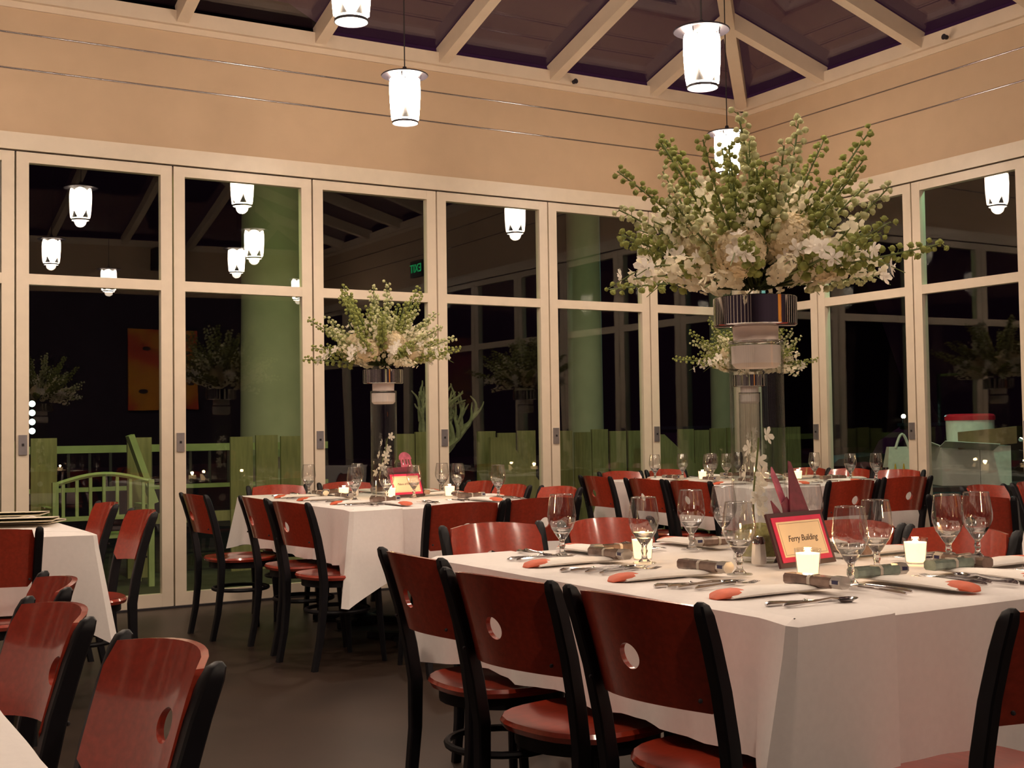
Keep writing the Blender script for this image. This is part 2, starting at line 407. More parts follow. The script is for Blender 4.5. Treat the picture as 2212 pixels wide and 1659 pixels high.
# ================================================================== PENDANT LAMPS
def lamp_protos():
    def rr(z):      # barrel radius along the height 0..0.30
        t = z/.30
        return .078+.017*math.sin(PI*min(1, max(0, (t+.02)*.62+.05))) if t < .9 else .092-.05*(t-.9)
    parts = []
    petals = []
    n = 5
    for k in range(n):
        mb = MB(); rows = 16; cols = 8; vs_ = []; fs = []
        for i in range(rows+1):
            t = i/rows; z = .024+t*.270
            # half width of the petal (angle): narrow at the foot, full in the middle, rounded at top
            hw = (PI/n)*(1.0 if .34 < t < .86 else (0.40+.60*math.sin(PI/2*t/.34) if t <= .34 else math.sqrt(max(.02, 1-((t-.86)/.145)**2))))*.99
            for j in range(cols+1):
                a = 2*PI*k/n+hw*(2*j/cols-1)+.5; r = rr(z)+.002
                vs_.append((r*math.cos(a), r*math.sin(a), z))
        for i in range(rows):
            for j in range(cols):
                a = i*(cols+1)+j; fs.append((a, a+1, a+cols+2, a+cols+1))
        nb = len(vs_); inn = [(x*.965, y*.965, z) for x, y, z in vs_]
        mb.add(vs_+inn, fs+[tuple(nb+i for i in q[::-1]) for q in fs])
        parts.append(('shade_petal', mb.mesh('shade_petal', 'shade')))
    parts.append(('core', MB().lathe([(.001, .02), (.074, .02), (.08, .1), (.082, .27), (.05, .285), (.001, .285)], 20).mesh('core', 'lamp_core')))
    parts.append(('bottom_diffuser', MB().lathe([(.001, .0), (.07, .0), (.079, .008), (.079, .022), (.001, .022)], 24).mesh('bottom_diffuser', 'shade')))
    parts.append(('bottom_ring', MB().lathe([(.079, -.002), (.083, -.002), (.083, .012), (.079, .012)], 24, closed=True).mesh('bottom_ring', 'lamp_metal')))
    parts.append(('top_disc', MB().lathe([(.001, .308), (.146, .300), (.150, .304), (.146, .309), (.02, .322), (.012, .36), (.001, .36)], 28).mesh('top_disc', 'lamp_metal')))
    for k in range(4):
        a = 2*PI*k/4+.3
        parts.append(('wire', MB().tube([(.098*math.cos(a), .098*math.sin(a), .27), (.104*math.cos(a), .104*math.sin(a), .30), (.097*math.cos(a), .097*math.sin(a), .318), (.08*math.cos(a), .08*math.sin(a), .309)], .003, 6).mesh('wire', 'lamp_metal')))
    proto('pendant', parts)
lamp_protos()
def skyz(x, y): return Z_TT+min(-x, -y, x-RX0, y-RY0)*TAN
LAMPS = [(-4.2, -1.6, 3.13, 'hanging before the left wall, left of centre'), (-1.52, -1.55, 3.07, 'hanging behind the tall white flowers'),
         (-5.22, -3.12, 3.17, 'cut off by the top edge, left of centre'), (-3.42, -3.57, 2.97, 'hanging in front of the skylight corner'),
         (-5.0, -5.68, 3.07, 'mirrored in the far left window'), (-2.95, -5.56, 3.07, 'mirrored in the second window'),
         (-3.83, -8.2, 3.07, 'mirrored low in the far left window'), (-1.2, -8.2, 3.07, 'mirrored low beside the pale column'),
         (-7.25, -3.4, 3.07, 'added out of view above the menu table'), (-7.1, -5.68, 3.07, 'added out of view above the near left chairs'), (-6.95, -1.45, 3.07, 'added out of view beside the far left windows'), (-6.35, -8.3, 3.07, 'added out of view above the photographer')]  # these last four pendants are added to light the left side
for x, y, z, d in LAMPS:
    t = spawn('pendant', 'pendant_lamp', (x, y, z), rnd.random()*2, 'glowing white glass pendant lamp '+d, 'lamp', 'white glass pendant lamps')
    MB().tube([(0, 0, .355), (0, 0, skyz(x, y)-z-.03)], .0045, 6).build('cord', 'cord', t)
    lamp_light('SPOT', 'pendant_bulb', (0, 0, -.012), LAMP_DOWN, LAMP_COL, .05, parent=t, spot=R(172), blend=.5)

# ================================================================== CHAIRS
CH = .84
def chair_proto():
    parts = []
    # seat: rounded saddle disc
    mb = MB(); n = 28; rings = [(.0, .0), (.55, -.004), (.85, -.003), (.97, .0), (1.0, -.010), (.97, -.024), (.5, -.026), (0, -.026)]
    vs_ = []; fs = []
    for rr, dz in rings:
        for i in range(n):
            a = 2*PI*i/n; ca, sa = math.cos(a), math.sin(a)
            rx = .205*(abs(ca)**2.6+abs(sa)**2.6)**(-1/2.6); vs_.append((max(rr, .002)*rx*ca, max(rr, .002)*rx*sa*1.0+.0, .462+dz))
    for k in range(len(rings)-1):
        for i in range(n): fs.append((k*n+i, k*n+(i+1) % n, (k+1)*n+(i+1) % n, (k+1)*n+i))
    parts.append(('seat', mb.add(vs_, fs).mesh('seat', 'cherry')))
    # seat ring and stretcher ring
    ring = lambda r, z, rad: MB().tube([(r*math.cos(2*PI*i/24), r*math.sin(2*PI*i/24)*.98, z) for i in range(24)], rad, 8, closed=True)
    parts.append(('seat_ring', MB().lathe([(.165, .40), (.185, .40), (.185, .436), (.165, .436)], 24, closed=True).mesh('seat_ring', 'black_wood')))
    parts.append(('stretcher_ring', ring(.165, .27, .011).mesh('stretcher_ring', 'black_wood')))
    for s in (-1, 1):
        pts = []; secs = []
        prof = [(0, -.245, .030), (.15, -.213, .033), (.30, -.196, .036), (.44, -.192, .040), (.55, -.208, .040), (.66, -.232, .038), (.76, -.262, .036), (.815, -.282, .034), (.835, -.290, .026), (.842, -.2935, .012)]
        for z, y, d in prof:
            x = s*(.178+.022*(z/.84)**1.5); hw = .0155 if z < .82 else (.013 if z < .84 else .007)
            pts.append((x, y, z)); c = .004
            secs.append([(-hw, -d/2+c, 0), (-hw+c, -d/2, 0), (hw-c, -d/2, 0), (hw, -d/2+c, 0), (hw, d/2-c, 0), (hw-c, d/2, 0), (-hw+c, d/2, 0), (-hw, d/2-c, 0)])
        parts.append(('leg', MB().sweep(pts, secs).mesh('rear_leg', 'black_wood')))
    for s in (-1, 1):
        parts.append(('leg', MB().tube([(s*.168, .178, 0), (s*.158, .160, .22), (s*.150, .145, .44)], [.013, .017, .019], 8).mesh('front_leg', 'black_wood')))
    # bent plywood back panel with a round hole
    hw, z0, z1 = .185, .605, .828; zc = .712; rh = .028; sag = .062; th = .013
    def surf(x, z, off):
        yb = -.192-.098*max(0, (z-.47)/.37)**1.25
        t = x/hw; bul = sag*(1-t*t)
        ny = 1
        return Vector((x*(1-.0*off), yb-bul+.012-off, z))
    nb = 32; ringsn = 7; outer = []
    for i in range(nb):
        a = 2*PI*i/nb; ca, sa = math.cos(a), math.sin(a)
        m_ = min((hw/abs(ca)) if abs(ca) > 1e-6 else 9, ((z1-zc if sa > 0 else zc-z0)/abs(sa)) if abs(sa) > 1e-6 else 9)
        outer.append((ca*m_, sa*m_))
    def ztop(x, z):     # arch the top edge and the lower edge
        t = x/hw
        if z > zc: return z+.014*(1-t*t)*((z-zc)/(z1-zc))
        return z+.010*(1-t*t)*((zc-z)/(zc-z0))
    vs_ = []; fs = []
    for off in (0, -th):
        for k in range(ringsn):
            f = (k/(ringsn-1))**1.15
            for i in range(nb):
                a = 2*PI*i/nb; hx, hz = rh*math.cos(a), rh*math.sin(a)
                x = hx+(outer[i][0]-hx)*f; z = zc+hz+(outer[i][1]-hz)*f
                vs_.append(surf(x, ztop(x, z) if k else z, off))
    L = ringsn*nb
    for k in range(ringsn-1):
        for i in range(nb):
            j = (i+1) % nb
            fs.append((k*nb+i, k*nb+j, (k+1)*nb+j, (k+1)*nb+i)); fs.append((L+k*nb+i, L+(k+1)*nb+i, L+(k+1)*nb+j, L+k*nb+j))
    for i in range(nb):
        j = (i+1) % nb; e = (ringsn-1)*nb
        fs.append((i, L+i, L+j, j)); fs.append((e+i, e+j, L+e+j, L+e+i))
    parts.append(('backrest', MB().add(vs_, fs).mesh('backrest', 'cherry', ang=35)))
    for s in (-1, 1):
        parts.append(('screw', MB().ball((s*.165, -.262, .64), .005, 6, 4).mesh('screw', 'gap_dark')))
    proto('chair', parts)
chair_proto()
FACE = {'E': R(-90), 'W': R(90), 'S': R(180), 'N': 0.}
def chair(bx, by, face, label, extra=0., group='cherry-backed bistro chairs'):
    """bx,by: middle of the top of the backrest; face: direction the sitter looks"""
    rz = FACE[face]+R(extra)
    off = Matrix.Rotation(rz, 3, 'Z') @ Vector((0, .293, 0))
    return spawn('chair', 'dining_chair', (bx+off.x, by+off.y, 0), rz, label, 'chair', group)
TA, TB, TD, TC, TF, TG = 'front table with the Ferry Building sign', 'middle table by the left windows', 'table in the window corner', 'left table with the menus', 'near left table', 'right edge table'
chair(-6.05, -5.41, 'E', 'dark cherry chair at left side of front table, farthest of three', -1)
chair(-6.12, -6.02, 'E', 'dark cherry chair at left side of front table, middle of three', 9)
chair(-6.07, -6.50, 'E', 'dark cherry chair at left side of front table, nearest of three', 7)
chair(-5.32, -4.60, 'S', 'cherry chair at far side of front table, cloth visible through its hole', -3)
chair(-4.86, -4.68, 'S', 'red chair at far side of front table, behind the goblets with dark hole', -3)
chair(-4.24, -5.37, 'W', 'orange-red chair at right side of front table, behind the paired goblets', 5)
chair(-4.22, -5.82, 'W', 'bright red chair at right side of front table, behind the two right goblets', 6)
chair(-5.44, -7.10, 'N', 'dark chair cut off by right edge, at near end of front table')
chair(-5.50, -1.38, 'E', 'dark cherry chair at left side of middle table, closest to the windows', 4)
chair(-5.36, -2.03, 'E', 'dark cherry chair at left side of middle table, between two others', 1)
chair(-5.37, -2.59, 'E', 'dark cherry chair at left side of middle table, nearest the camera', 9)
chair(-4.73, -3.32, 'N', 'dark cherry chair with its back to us before middle table, left one', -4)
chair(-4.23, -3.23, 'N', 'dark cherry chair with its back to us before middle table, right one', -7)
chair(-4.70, -.60, 'S', 'orange chair at window side of middle table, left one', -2)
chair(-4.17, -.52, 'S', 'orange chair at window side of middle table, behind the goblets', 0)
chair(-3.56, -1.79, 'W', 'red chair at right side of middle table, middle one', 2)
chair(-3.50, -2.26, 'W', 'red chair at right side of middle table, nearest the camera', 3)
chair(-3.42, -1.15, 'W', 'orange chair at right side of middle table, nearest the windows', 0)
chair(-2.40, -1.01, 'E', 'dark cherry chair at left side of corner table, farthest of three', -1)
chair(-2.46, -1.69, 'E', 'dark cherry chair at left side of corner table, middle of three', 2)
chair(-2.48, -2.20, 'E', 'dark cherry chair at left side of corner table, nearest of three', 6)
chair(-1.74, -2.95, 'N', 'dark red chair before corner table, just right of the tall vase', -5)
chair(-1.13, -2.84, 'N', 'dark red chair before corner table, farther right one', -6)
chair(-1.69, -.34, 'S', 'red chair at window side of corner table, left one', -3)
chair(-1.18, -.28, 'S', 'red chair at window side of corner table, right one')
chair(-.20, -.96, 'W', 'orange chair at right side of corner table, behind the vase', 8)
chair(-.17, -1.40, 'W', 'orange chair at right side of corner table, behind a lone goblet', 14)
chair(-.15, -1.88, 'W', 'orange chair at right side of corner table, nearest of three', 16)
chair(-6.12, -1.98, 'W', 'red chair at right side of menu table, farther of two', 0)
chair(-6.14, -2.79, 'W', 'red chair at right side of menu table, nearer of two', 1)
chair(-6.93, -3.56, 'N', 'dark red chair with its back to us before menu table', -6)
chair(-7.02, -5.46, 'W', 'red chair at near left table, farthest and mostly hidden', -3)
chair(-7.11, -5.97, 'W', 'orange-red chair at near left table, middle of three', 6)
chair(-7.05, -6.57, 'W', 'large glossy orange-red chair in left foreground, nearest of all', 6)
chair(-2.68, -4.60, 'E', 'large dark red chair behind the two right goblets, back to us', 22)
chair(-1.79, -3.96, 'S', 'brownish red chair facing us at right edge table, left one', 6)
chair(-1.29, -3.90, 'S', 'brownish red chair facing us at right edge table, cut by frame', 6)

# ================================================================== TABLES AND CLOTHS
ZT = .785
CORN = {'sw': (-1.0, -.12, .115), 'se': (.6, -.8, .10), 'ne': (.7, .7, .08), 'nw': (-.75, .65, .07)}
TIP = {'sw': .20, 'se': .15, 'ne': .10, 'nw': .03}
FALL = {('sw', 'S'): .36, ('sw', 'W'): .09}
def perimeter(x0, x1, y0, y1, xs=None, east=False):
    """points (x, y, nx, ny, corner weight, corner push) around the table, or only west / east of xs"""
    out = []
    def line(a, b, nx, ny, n, c0, c1):
        sd = {(0, -1): 'S', (0, 1): 'N', (1, 0): 'E', (-1, 0): 'W'}[(nx, ny)]; ln = math.hypot(b[0]-a[0], b[1]-a[1])
        for i in range(n):
            t = i/n; t = .5-.5*math.cos(PI*t) if (c0 and c1) else t
            x, y = a[0]+(b[0]-a[0])*t, a[1]+(b[1]-a[1])*t; best = (0, 'sw')
            for c, d in ((c0, t*ln), (c1, (1-t)*ln)):
                if c: best = max(best, (max(0, 1-d/FALL.get((c, sd), .22))**1.15, c))
            c = CORN[best[1]]; out.append((x, y, nx, ny, best[0], (c[0]*c[2], c[1]*c[2], TIP[best[1]])))
    if xs is None:
        line((x0, y0), (x1, y0), 0, -1, 48, 'sw', 'se'); line((x1, y0), (x1, y1), 1, 0, 48, 'se', 'ne')
        line((x1, y1), (x0, y1), 0, 1, 48, 'ne', 'nw'); line((x0, y1), (x0, y0), -1, 0, 48, 'nw', 'sw')
    elif east:
        line((xs, y0), (x1, y0), 0, -1, 40, None, 'se'); line((x1, y0), (x1, y1), 1, 0, 48, 'se', 'ne'); line((x1, y1), (xs, y1), 0, 1, 40, 'ne', None)
        out.append((xs, y1, 0, 1, 0, (0, 0, 0)))
    else:
        line((xs, y1), (x0, y1), 0, 1, 14, None, 'nw'); line((x0, y1), (x0, y0), -1, 0, 60, 'nw', 'sw'); line((x0, y0), (xs, y0), 0, -1, 24, 'sw', None)
        out.append((xs, y0, 0, -1, 0, (0, 0, 0)))
    return out
def cloth(name, rect, drop, label, mt='linen', xs=None, lift=0., seed=0, group=None, cx=0, cy=0, east=False, drop_s=None):
    x0, x1, y0, y1 = rect; x0 -= lift*2; x1 += lift*2; y0 -= lift*2; y1 += lift*2
    per = perimeter(x0, x1, y0, y1, xs, east); n = len(per); rg = random.Random(seed); ph = [rg.random()*6 for _ in range(4)]
    rows = 14; vs_ = []; fs = []
    for j in range(rows+1):
        t = j/rows
        for i, (x, y, nx, ny, wc, dg) in enumerate(per):
            s = (x*1.7+y*2.3)
            fold = (.010*math.sin(9*s+ph[0])+.006*math.sin(21*s+ph[1]))*t*(1-wc)
            rnd_ = .012*(1-math.exp(-t*30))      # rounded over the edge
            o_ = .006+fold+.012*t+rnd_
            dz = (drop_s if ny < 0 and drop_s else drop)*t+wc*dg[2]*t+(.006*math.sin(7*s+ph[2]))*t
            if j == 0: o_ = -.004; dz = -.0
            elif j == 1: dz = dz*.35
            px_ = x+nx*o_+dg[0]*wc*t; py_ = y+ny*o_+dg[1]*wc*t
            vs_.append((px_-cx, py_-cy, ZT+lift-dz))
    closed = xs is None
    for j in range(rows):
        for i in range(n if closed else n-1):
            k = (i+1) % n; fs.append((j*n+i, (j+1)*n+i, (j+1)*n+k, j*n+k))
    fs.append(tuple(range(n)))
    # hem: turn the bottom edge in for thickness
    base = rows*n; hb = len(vs_)
    for i in range(n):
        x, y, z = vs_[base+i]; p = per[i]; vs_.append((x-p[2]*.006, y-p[3]*.006, z+.004))
    for i in range(n if closed else n-1):
        k = (i+1) % n; fs.append((base+i, hb+i, hb+k, base+k))
    if xs is not None and not east:      # turned-down lip along the free edge
        lb = len(vs_); ends = [(j*n, j) for j in range(rows, -1, -1)]+[(j*n+n-1, j) for j in range(rows+1)]
        for q, j in ends:
            x, y, z = vs_[q]; p = per[q % n]; vs_.append((x+.003, y-(p[3]*.007 if j else 0), z-(.007 if j == 0 else 0)))
        for k in range(len(ends)-1): fs.append((ends[k][0], ends[k+1][0], lb+k+1, lb+k))
    o = MB().add(vs_, fs).build(name, mt, loc=(cx, cy, 0)); tag(o, label, 'tablecloth', group)
    return o
def table(rect, where, cloths=True, drop=.31, seed=1, seam=.26, drop_s=None):
    x0, x1, y0, y1 = rect; cx, cy = (x0+x1)/2, (y0+y1)/2
    t = empty('dining_table', (cx, cy, 0), 0, 'black pedestal table hidden under the cloths of the '+where, 'table', 'cloth-covered dining tables')
    hx, hy = (x1-x0)/2-.015, (y1-y0)/2-.015
    MB().bbox((-hx, -hy, ZT-.045), (hx, hy, ZT-.012)).build('tabletop', 'black_wood', t, smooth=False)
    for s in (-1, 1):
        MB().lathe([(.16, .0), (.16, .02), (.05, .05), (.04, .12), (.04, .70), (.14, .73), (.14, .74), (.001, .74)], 16, c=(0, s*.42, 0)).build('pedestal', 'black_wood', t)
        for a in (45, 135):
            MB().box((0, s*.42, .02), (.62, .06, .035), (0, 0, R(a))).build('foot', 'black_wood', t, smooth=False)
    cloth('tablecloth', rect, drop, 'large white linen cloth over the '+where, 'linen', seed=seed, cx=cx, cy=cy, group='white tablecloths', xs=x0+seam-.05 if cloths else None, east=True, drop_s=drop_s)
    if cloths:
        cloth('tablecloth', rect, drop-.012, 'second white cloth overlapping the left edge of the '+where, 'linen2', xs=x0+seam, lift=.006, drop_s=drop_s-.06 if drop_s else None, seed=seed, cx=cx, cy=cy, group='white tablecloths')
RA = (-5.80, -4.50, -6.70, -5.12); RB = (-5.03, -3.83, -2.66, -.88); RD = (-2.10, -.66, -2.42, -.72)
RC = (-7.75, -6.47, -3.25, -1.55); RF = (-8.6, -7.33, -7.35, -5.3); RG = (-1.78, -.5, -5.9, -4.28)
for r_, nm, sd in ((RA, TA, 1), (RB, TB, 2), (RD, TD, 3)):
    if sd == 2: CORN['sw'] = (-.62, -.75, .14)
    table(r_, nm, True, seed=sd, drop_s=.46 if sd == 1 else None)
for r_, nm, sd in ((RC, TC, 4), (RF, TF, 5), (RG, TG, 6)): table(r_, nm, False, seed=sd)
ZC = ZT+.0065      # top of the cloths

# ================================================================== TABLEWARE
def goblet_proto():
    bowl = [(.022, .074), (.034, .088), (.0435, .112), (.0445, .130), (.040, .165), (.0355, .192), (.0345, .192), (.039, .165), (.0432, .130), (.0422, .113), (.033, .090), (.0215, .078)]
    stem = [(.001, .0035), (.033, .0035), (.0345, .002), (.034, .0), (.001, .0)]
    st = [(.001, .003), (.018, .005), (.009, .016), (.0072, .028), (.0105, .036), (.0078, .044), (.0085, .052), (.016, .062), (.026, .077), (.0345, .090), (.0325, .0905), (.023, .0815), (.010, .078), (.001, .0775)]
    proto('goblet', [('bowl', MB().lathe(bowl, 28).mesh('bowl', 'goblet_glass')), ('stem', MB().lathe(st, 16).mesh('stem', 'solid_glass')), ('foot', MB().lathe(stem, 24).mesh('foot', 'goblet_glass')),
                     ('rim', MB().tube([(.035*math.cos(2*PI*i/28), .035*math.sin(2*PI*i/28), .192) for i in range(28)], .0011, 6, closed=True).mesh('rim', 'solid_glass'))])
goblet_proto()
def candle_proto():
    cup = [(.001, .003), (.026, .003), (.029, .03), (.033, .072), (.0345, .072), (.031, .03), (.0275, 0), (.001, 0)]
    proto('candle', [('cup', MB().lathe(cup, 24).mesh('cup', 'goblet_glass')), ('wax', MB().lathe([(.001, .005), (.0255, .005), (.031, .060), (.001, .058)], 20).mesh('wax', 'wax'),
                     [('wick', MB().tube([(0, 0, .057), (.001, 0, .064)], .0012, 5).mesh('wick', 'ink')),
                      ('flame', MB().lathe([(.0005, .058), (.007, .060), (.008, .063), (.005, .068), (.0005, .072)], 10).mesh('flame', 'flame'))])])
candle_proto()
def candle(x, y, label, en=.9):
    t = spawn('candle', 'votive_candle', (x, y, ZC), 0, label, 'candle', 'lit votive candles')
    lamp_light('POINT', 'candle_glow', (0, 0, .080), en, (1, .58, .24), .012, parent=t)
def favor_proto(kind, m_):
    # rounded bar with a ribbon band and a dark-tipped end
    def rbar(a, b, w_, h_, c=.006):
        mb = MB(); sec = [(-w_/2, c), (-w_/2+c, 0), (w_/2-c, 0), (w_/2, c), (w_/2, h_-c), (w_/2-c, h_), (-w_/2+c, h_), (-w_/2, h_-c)]
        return mb.sweep([(a, 0, 0), (b, 0, 0)], [[(0, y, z) for y, z in sec]]*2)
    proto(kind, [('box', rbar(-.085, .055, .042, .026).mesh('box', m_)),
                 ('ribbon', rbar(-.012, -.003, .0435, .0275).mesh('ribbon', 'ribbon')),
                 ('end_cap', rbar(.055, .085, .040, .029, .010).mesh('end_cap', 'favor_end'), [('clasp', MB().bbox((.062, -.0205, .012), (.08, .0205, .021)).mesh('clasp', 'navy', False))])])
favor_proto('favor_brown', 'favor_brown'); favor_proto('favor_green', 'favor_green')
def napkin_proto():
    # long folded napkin with a tongue of orange lining at the near end
    n = 12; vs_ = []; fs = []
    for i, (y, wd, h_) in enumerate([(-.13, .030, .012), (-.10, .036, .020), (-.04, .034, .022), (.05, .030, .018), (.13, .024, .012), (.16, .020, .006)]):
        for k in range(n):
            a = 2*PI*k/n; vs_.append((wd*math.cos(a), y, max(0, h_*.5+h_*.5*math.sin(a))))
    for i in range(5):
        for k in range(n): fs.append((i*n+k, i*n+(k+1) % n, (i+1)*n+(k+1) % n, (i+1)*n+k))
    fs += [tuple(range(n))[::-1], tuple(5*n+k for k in range(n))]
    li = MB(); vv = []; ff = []
    for i, (y, wd, h_) in enumerate([(-.165, .012, .004), (-.150, .026, .018), (-.125, .034, .024), (-.095, .036, .025)]):
        for k in range(n):
            a = 2*PI*k/n; vv.append((wd*math.cos(a), y, max(0, h_*.5+h_*.5*math.sin(a))))
    for i in range(3):
        for k in range(n): ff.append((i*n+k, i*n+(k+1) % n, (i+1)*n+(k+1) % n, (i+1)*n+k))
    ff += [tuple(range(n))[::-1], tuple(3*n+k for k in range(n))]
    sx_ = Matrix.Diagonal((1.45, 1.08, 1.0, 1)); sl_ = Matrix.Diagonal((1.25, 1.0, .85, 1))
    proto('napkin', [('roll', MB().add(vs_, fs).xf(sx_).mesh('roll', 'napkin')), ('lining', li.add(vv, ff).xf(sl_).mesh('lining', 'lining'))])
napkin_proto()
def cutlery_protos():
    def handle(y0, y1):
        return MB().tube([(0, y0, .005), (0, y0+.01, .006), (0, y0+.04, .0055), (0, (y0+y1)/2, .005), (0, y1, .004)], [.004, .0065, .0055, .0045, .0035], 8)
    kn = MB().sweep([(0, -.005, .004), (0, .02, .004), (0, .085, .004), (.002, .11, .004)], [[(-.007, 0, -.001), (.008, 0, -.001), (.008, 0, .001), (-.007, 0, .001)], [(-.009, 0, -.001), (.009, 0, -.001), (.009, 0, .001), (-.009, 0, .001)], [(-.009, 0, -.001), (.009, 0, -.001), (.009, 0, .001), (-.009, 0, .001)], [(-.002, 0, -.0005), (.006, 0, -.0005), (.006, 0, .0005), (-.002, 0, .0005)]])
    proto('knife', [('handle', handle(-.115, -.005).mesh('handle', 'silver')), ('collar', MB().ball((0, -.006, .0045), .0068, 8, 5).mesh('collar', 'silver')), ('blade', kn.mesh('blade', 'silver', False))])
    sb = MB(); vs_ = []; fs = []; n = 12
    for r, z in ((1, .008), (.75, .003), (.4, .0005), (.05, .0), (.05, -.001), (.5, -.0005), (1, .0065)):
        for k in range(n): a = 2*PI*k/n; vs_.append((.020*r*math.cos(a), .075+.031*r*math.sin(a), z+.0015))
    for i in range(6):
        for k in range(n): fs.append((i*n+k, i*n+(k+1) % n, (i+1)*n+(k+1) % n, (i+1)*n+k))
    proto('spoon', [('handle', MB().tube([(0, -.105, .006), (0, -.09, .007), (0, -.02, .008), (0, .03, .012), (0, .05, .008)], [.003, .0065, .0035, .003, .005], 8).mesh('handle', 'silver')), ('bowl', sb.add(vs_, fs).mesh('bowl', 'silver'))])
    hd = MB().sweep([(0, .03, .008), (0, .05, .006), (0, .065, .006)], [[(-.003, 0, -.001), (.003, 0, -.001), (.003, 0, .001), (-.003, 0, .001)], [(-.011, 0, -.001), (.011, 0, -.001), (.011, 0, .001), (-.011, 0, .001)], [(-.0115, 0, -.001), (.0115, 0, -.001), (.0115, 0, .001), (-.0115, 0, .001)]])
    pts = [('handle', MB().tube([(0, -.105, .006), (0, -.09, .007), (0, -.02, .009), (0, .032, .009)], [.003, .0065, .0035, .003], 8).mesh('handle', 'silver')), ('head', hd.mesh('head', 'silver', False))]
    for k in range(4):
        x = -.0095+.0063*k
        pts.append(('tine', MB().tube([(x, .064, .006), (x, .085, .005), (x, .108, .009)], [.0018, .0016, .0008], 6).mesh('tine', 'silver')))
    proto('fork', pts)
cutlery_protos()
def rod(loc, ang, d, off):      # helper: seat frame -> world
    c, s_ = math.cos(ang), math.sin(ang)
    return (loc[0]+c*d[0]-s_*d[1], loc[1]+s_*d[0]+c*d[1])
FW = {'E': R(-90), 'W': R(90), 'S': R(180), 'N': 0.}
def setting(ex_, ey_, face, where, gob=None, full=True, jit=None, green=False):
    """ex_,ey_: point on the table edge in front of the seat; face: the way the sitter looks"""
    a = FW[face]; j = random.Random(int(abs(ex_*131+ey_*977)))
    P = lambda r_, f_: rod((ex_, ey_), a, (r_, f_), 0)
    q = j.uniform(-.06, .06)
    x, y = P(.0, .20); spawn('napkin', 'napkin', (x, y, ZC), a+q, 'white folded napkin with orange lining at the '+where, 'napkin', 'napkins with orange lining')
    x, y = P(j.uniform(-.02, .02), .335); spawn('favor_green' if green else 'favor_brown', 'favor_box', (x, y, ZC+.010), a+j.uniform(-.12, .12)+(PI if j.random() < .0 else 0), ('greenish' if green else 'brown')+' ribboned party favour bar at the '+where, 'favour', 'ribboned party favours')
    x, y = P(.165, .165); spawn('knife', 'table_knife', (x, y, ZC), a+j.uniform(-.1, .06), 'silver table knife at the '+where, 'knife', 'silver cutlery')
    x, y = P(-.15, .20); spawn('fork', 'dinner_fork', (x, y, ZC), a+j.uniform(-.05, .1), 'silver dinner fork at the '+where, 'fork', 'silver cutlery')
    if full:
        x, y = P(.20, .17); spawn('spoon', 'spoon', (x, y, ZC), a+j.uniform(-.12, .0), 'silver spoon at the '+where, 'spoon', 'silver cutlery')
        x, y = P(-.19, .185); spawn('fork', 'salad_fork', (x, y, ZC), a+j.uniform(-.0, .15), 'silver salad fork at the '+where, 'fork', 'silver cutlery')
    if gob is None: gob = P(.17, .33)
    spawn('goblet', 'water_goblet', (gob[0], gob[1], ZC), j.random()*3, 'empty stemmed water goblet at the '+where, 'goblet', 'empty water goblets')
# front table
setting(-5.80, -5.57, 'E', 'farthest left seat of the front table', (-5.43, -5.69))
setting(-5.80, -6.00, 'E', 'middle left seat of the front table', (-5.40, -6.07))
setting(-5.80, -6.40, 'E', 'nearest left seat of the front table', (-5.33, -6.40))
setting(-5.20, -6.70, 'N', 'near end seat of the front table', (-5.08, -6.25), green=True)
setting(-4.92, -6.70, 'N', 'right near end seat of the front table', (-4.74, -6.20), green=True)
setting(-5.36, -5.12, 'S', 'far left end seat of the front table', (-5.52, -5.39))
setting(-4.96, -5.12, 'S', 'far right end seat of the front table', (-5.07, -5.46))
setting(-4.50, -5.60, 'W', 'farthest right seat of the front table', (-4.85, -5.36))
setting(-4.50, -5.90, 'W', 'middle right seat of the front table', (-4.57, -5.48))
setting(-4.50, -6.33, 'W', 'nearest right seat of the front table', (-4.58, -6.17))
for k, (x, y, w_) in enumerate(((-5.28, -6.20, 'before the Ferry Building sign'), (-4.83, -6.16, 'right of the Ferry Building sign'), (-5.37, -5.60, 'behind a goblet on the left half of the front table'))):
    candle(x, y, 'small lit votive candle '+w_)
# middle table
for y, d, g in ((-1.36, 'farthest left', (-4.67, -1.10)), (-1.75, 'middle left', (-4.72, -1.95)), (-2.25, 'nearest left', (-4.55, -2.02))): setting(-5.03, y, 'E', d+' seat of the middle table', g)
for y, d, g in ((-1.36, 'farthest right', (-3.98, -1.05)), (-1.7, 'middle right', (-3.98, -1.62)), (-2.2, 'nearest right', (-3.97, -1.81))): setting(-3.83, y, 'W', d+' seat of the middle table', g)
for x, d, g in ((-4.7, 'left near', (-4.33, -1.93)), (-4.15, 'right near', None)): setting(x, -2.66, 'N', d+' seat of the middle table', g)
for x, d, g in ((-4.55, 'left window', (-4.36, -1.16)), (-4.22, 'right window', (-4.08, -1.26))): setting(x, -.88, 'S', d+' seat of the middle table', g)
for x, y, w_ in ((-4.64, -1.60, 'left of the vase on the middle table'), (-4.46, -1.88, 'before the palace sign'), (-4.10, -1.95, 'right of the palace sign')): candle(x, y, 'small lit votive candle '+w_)
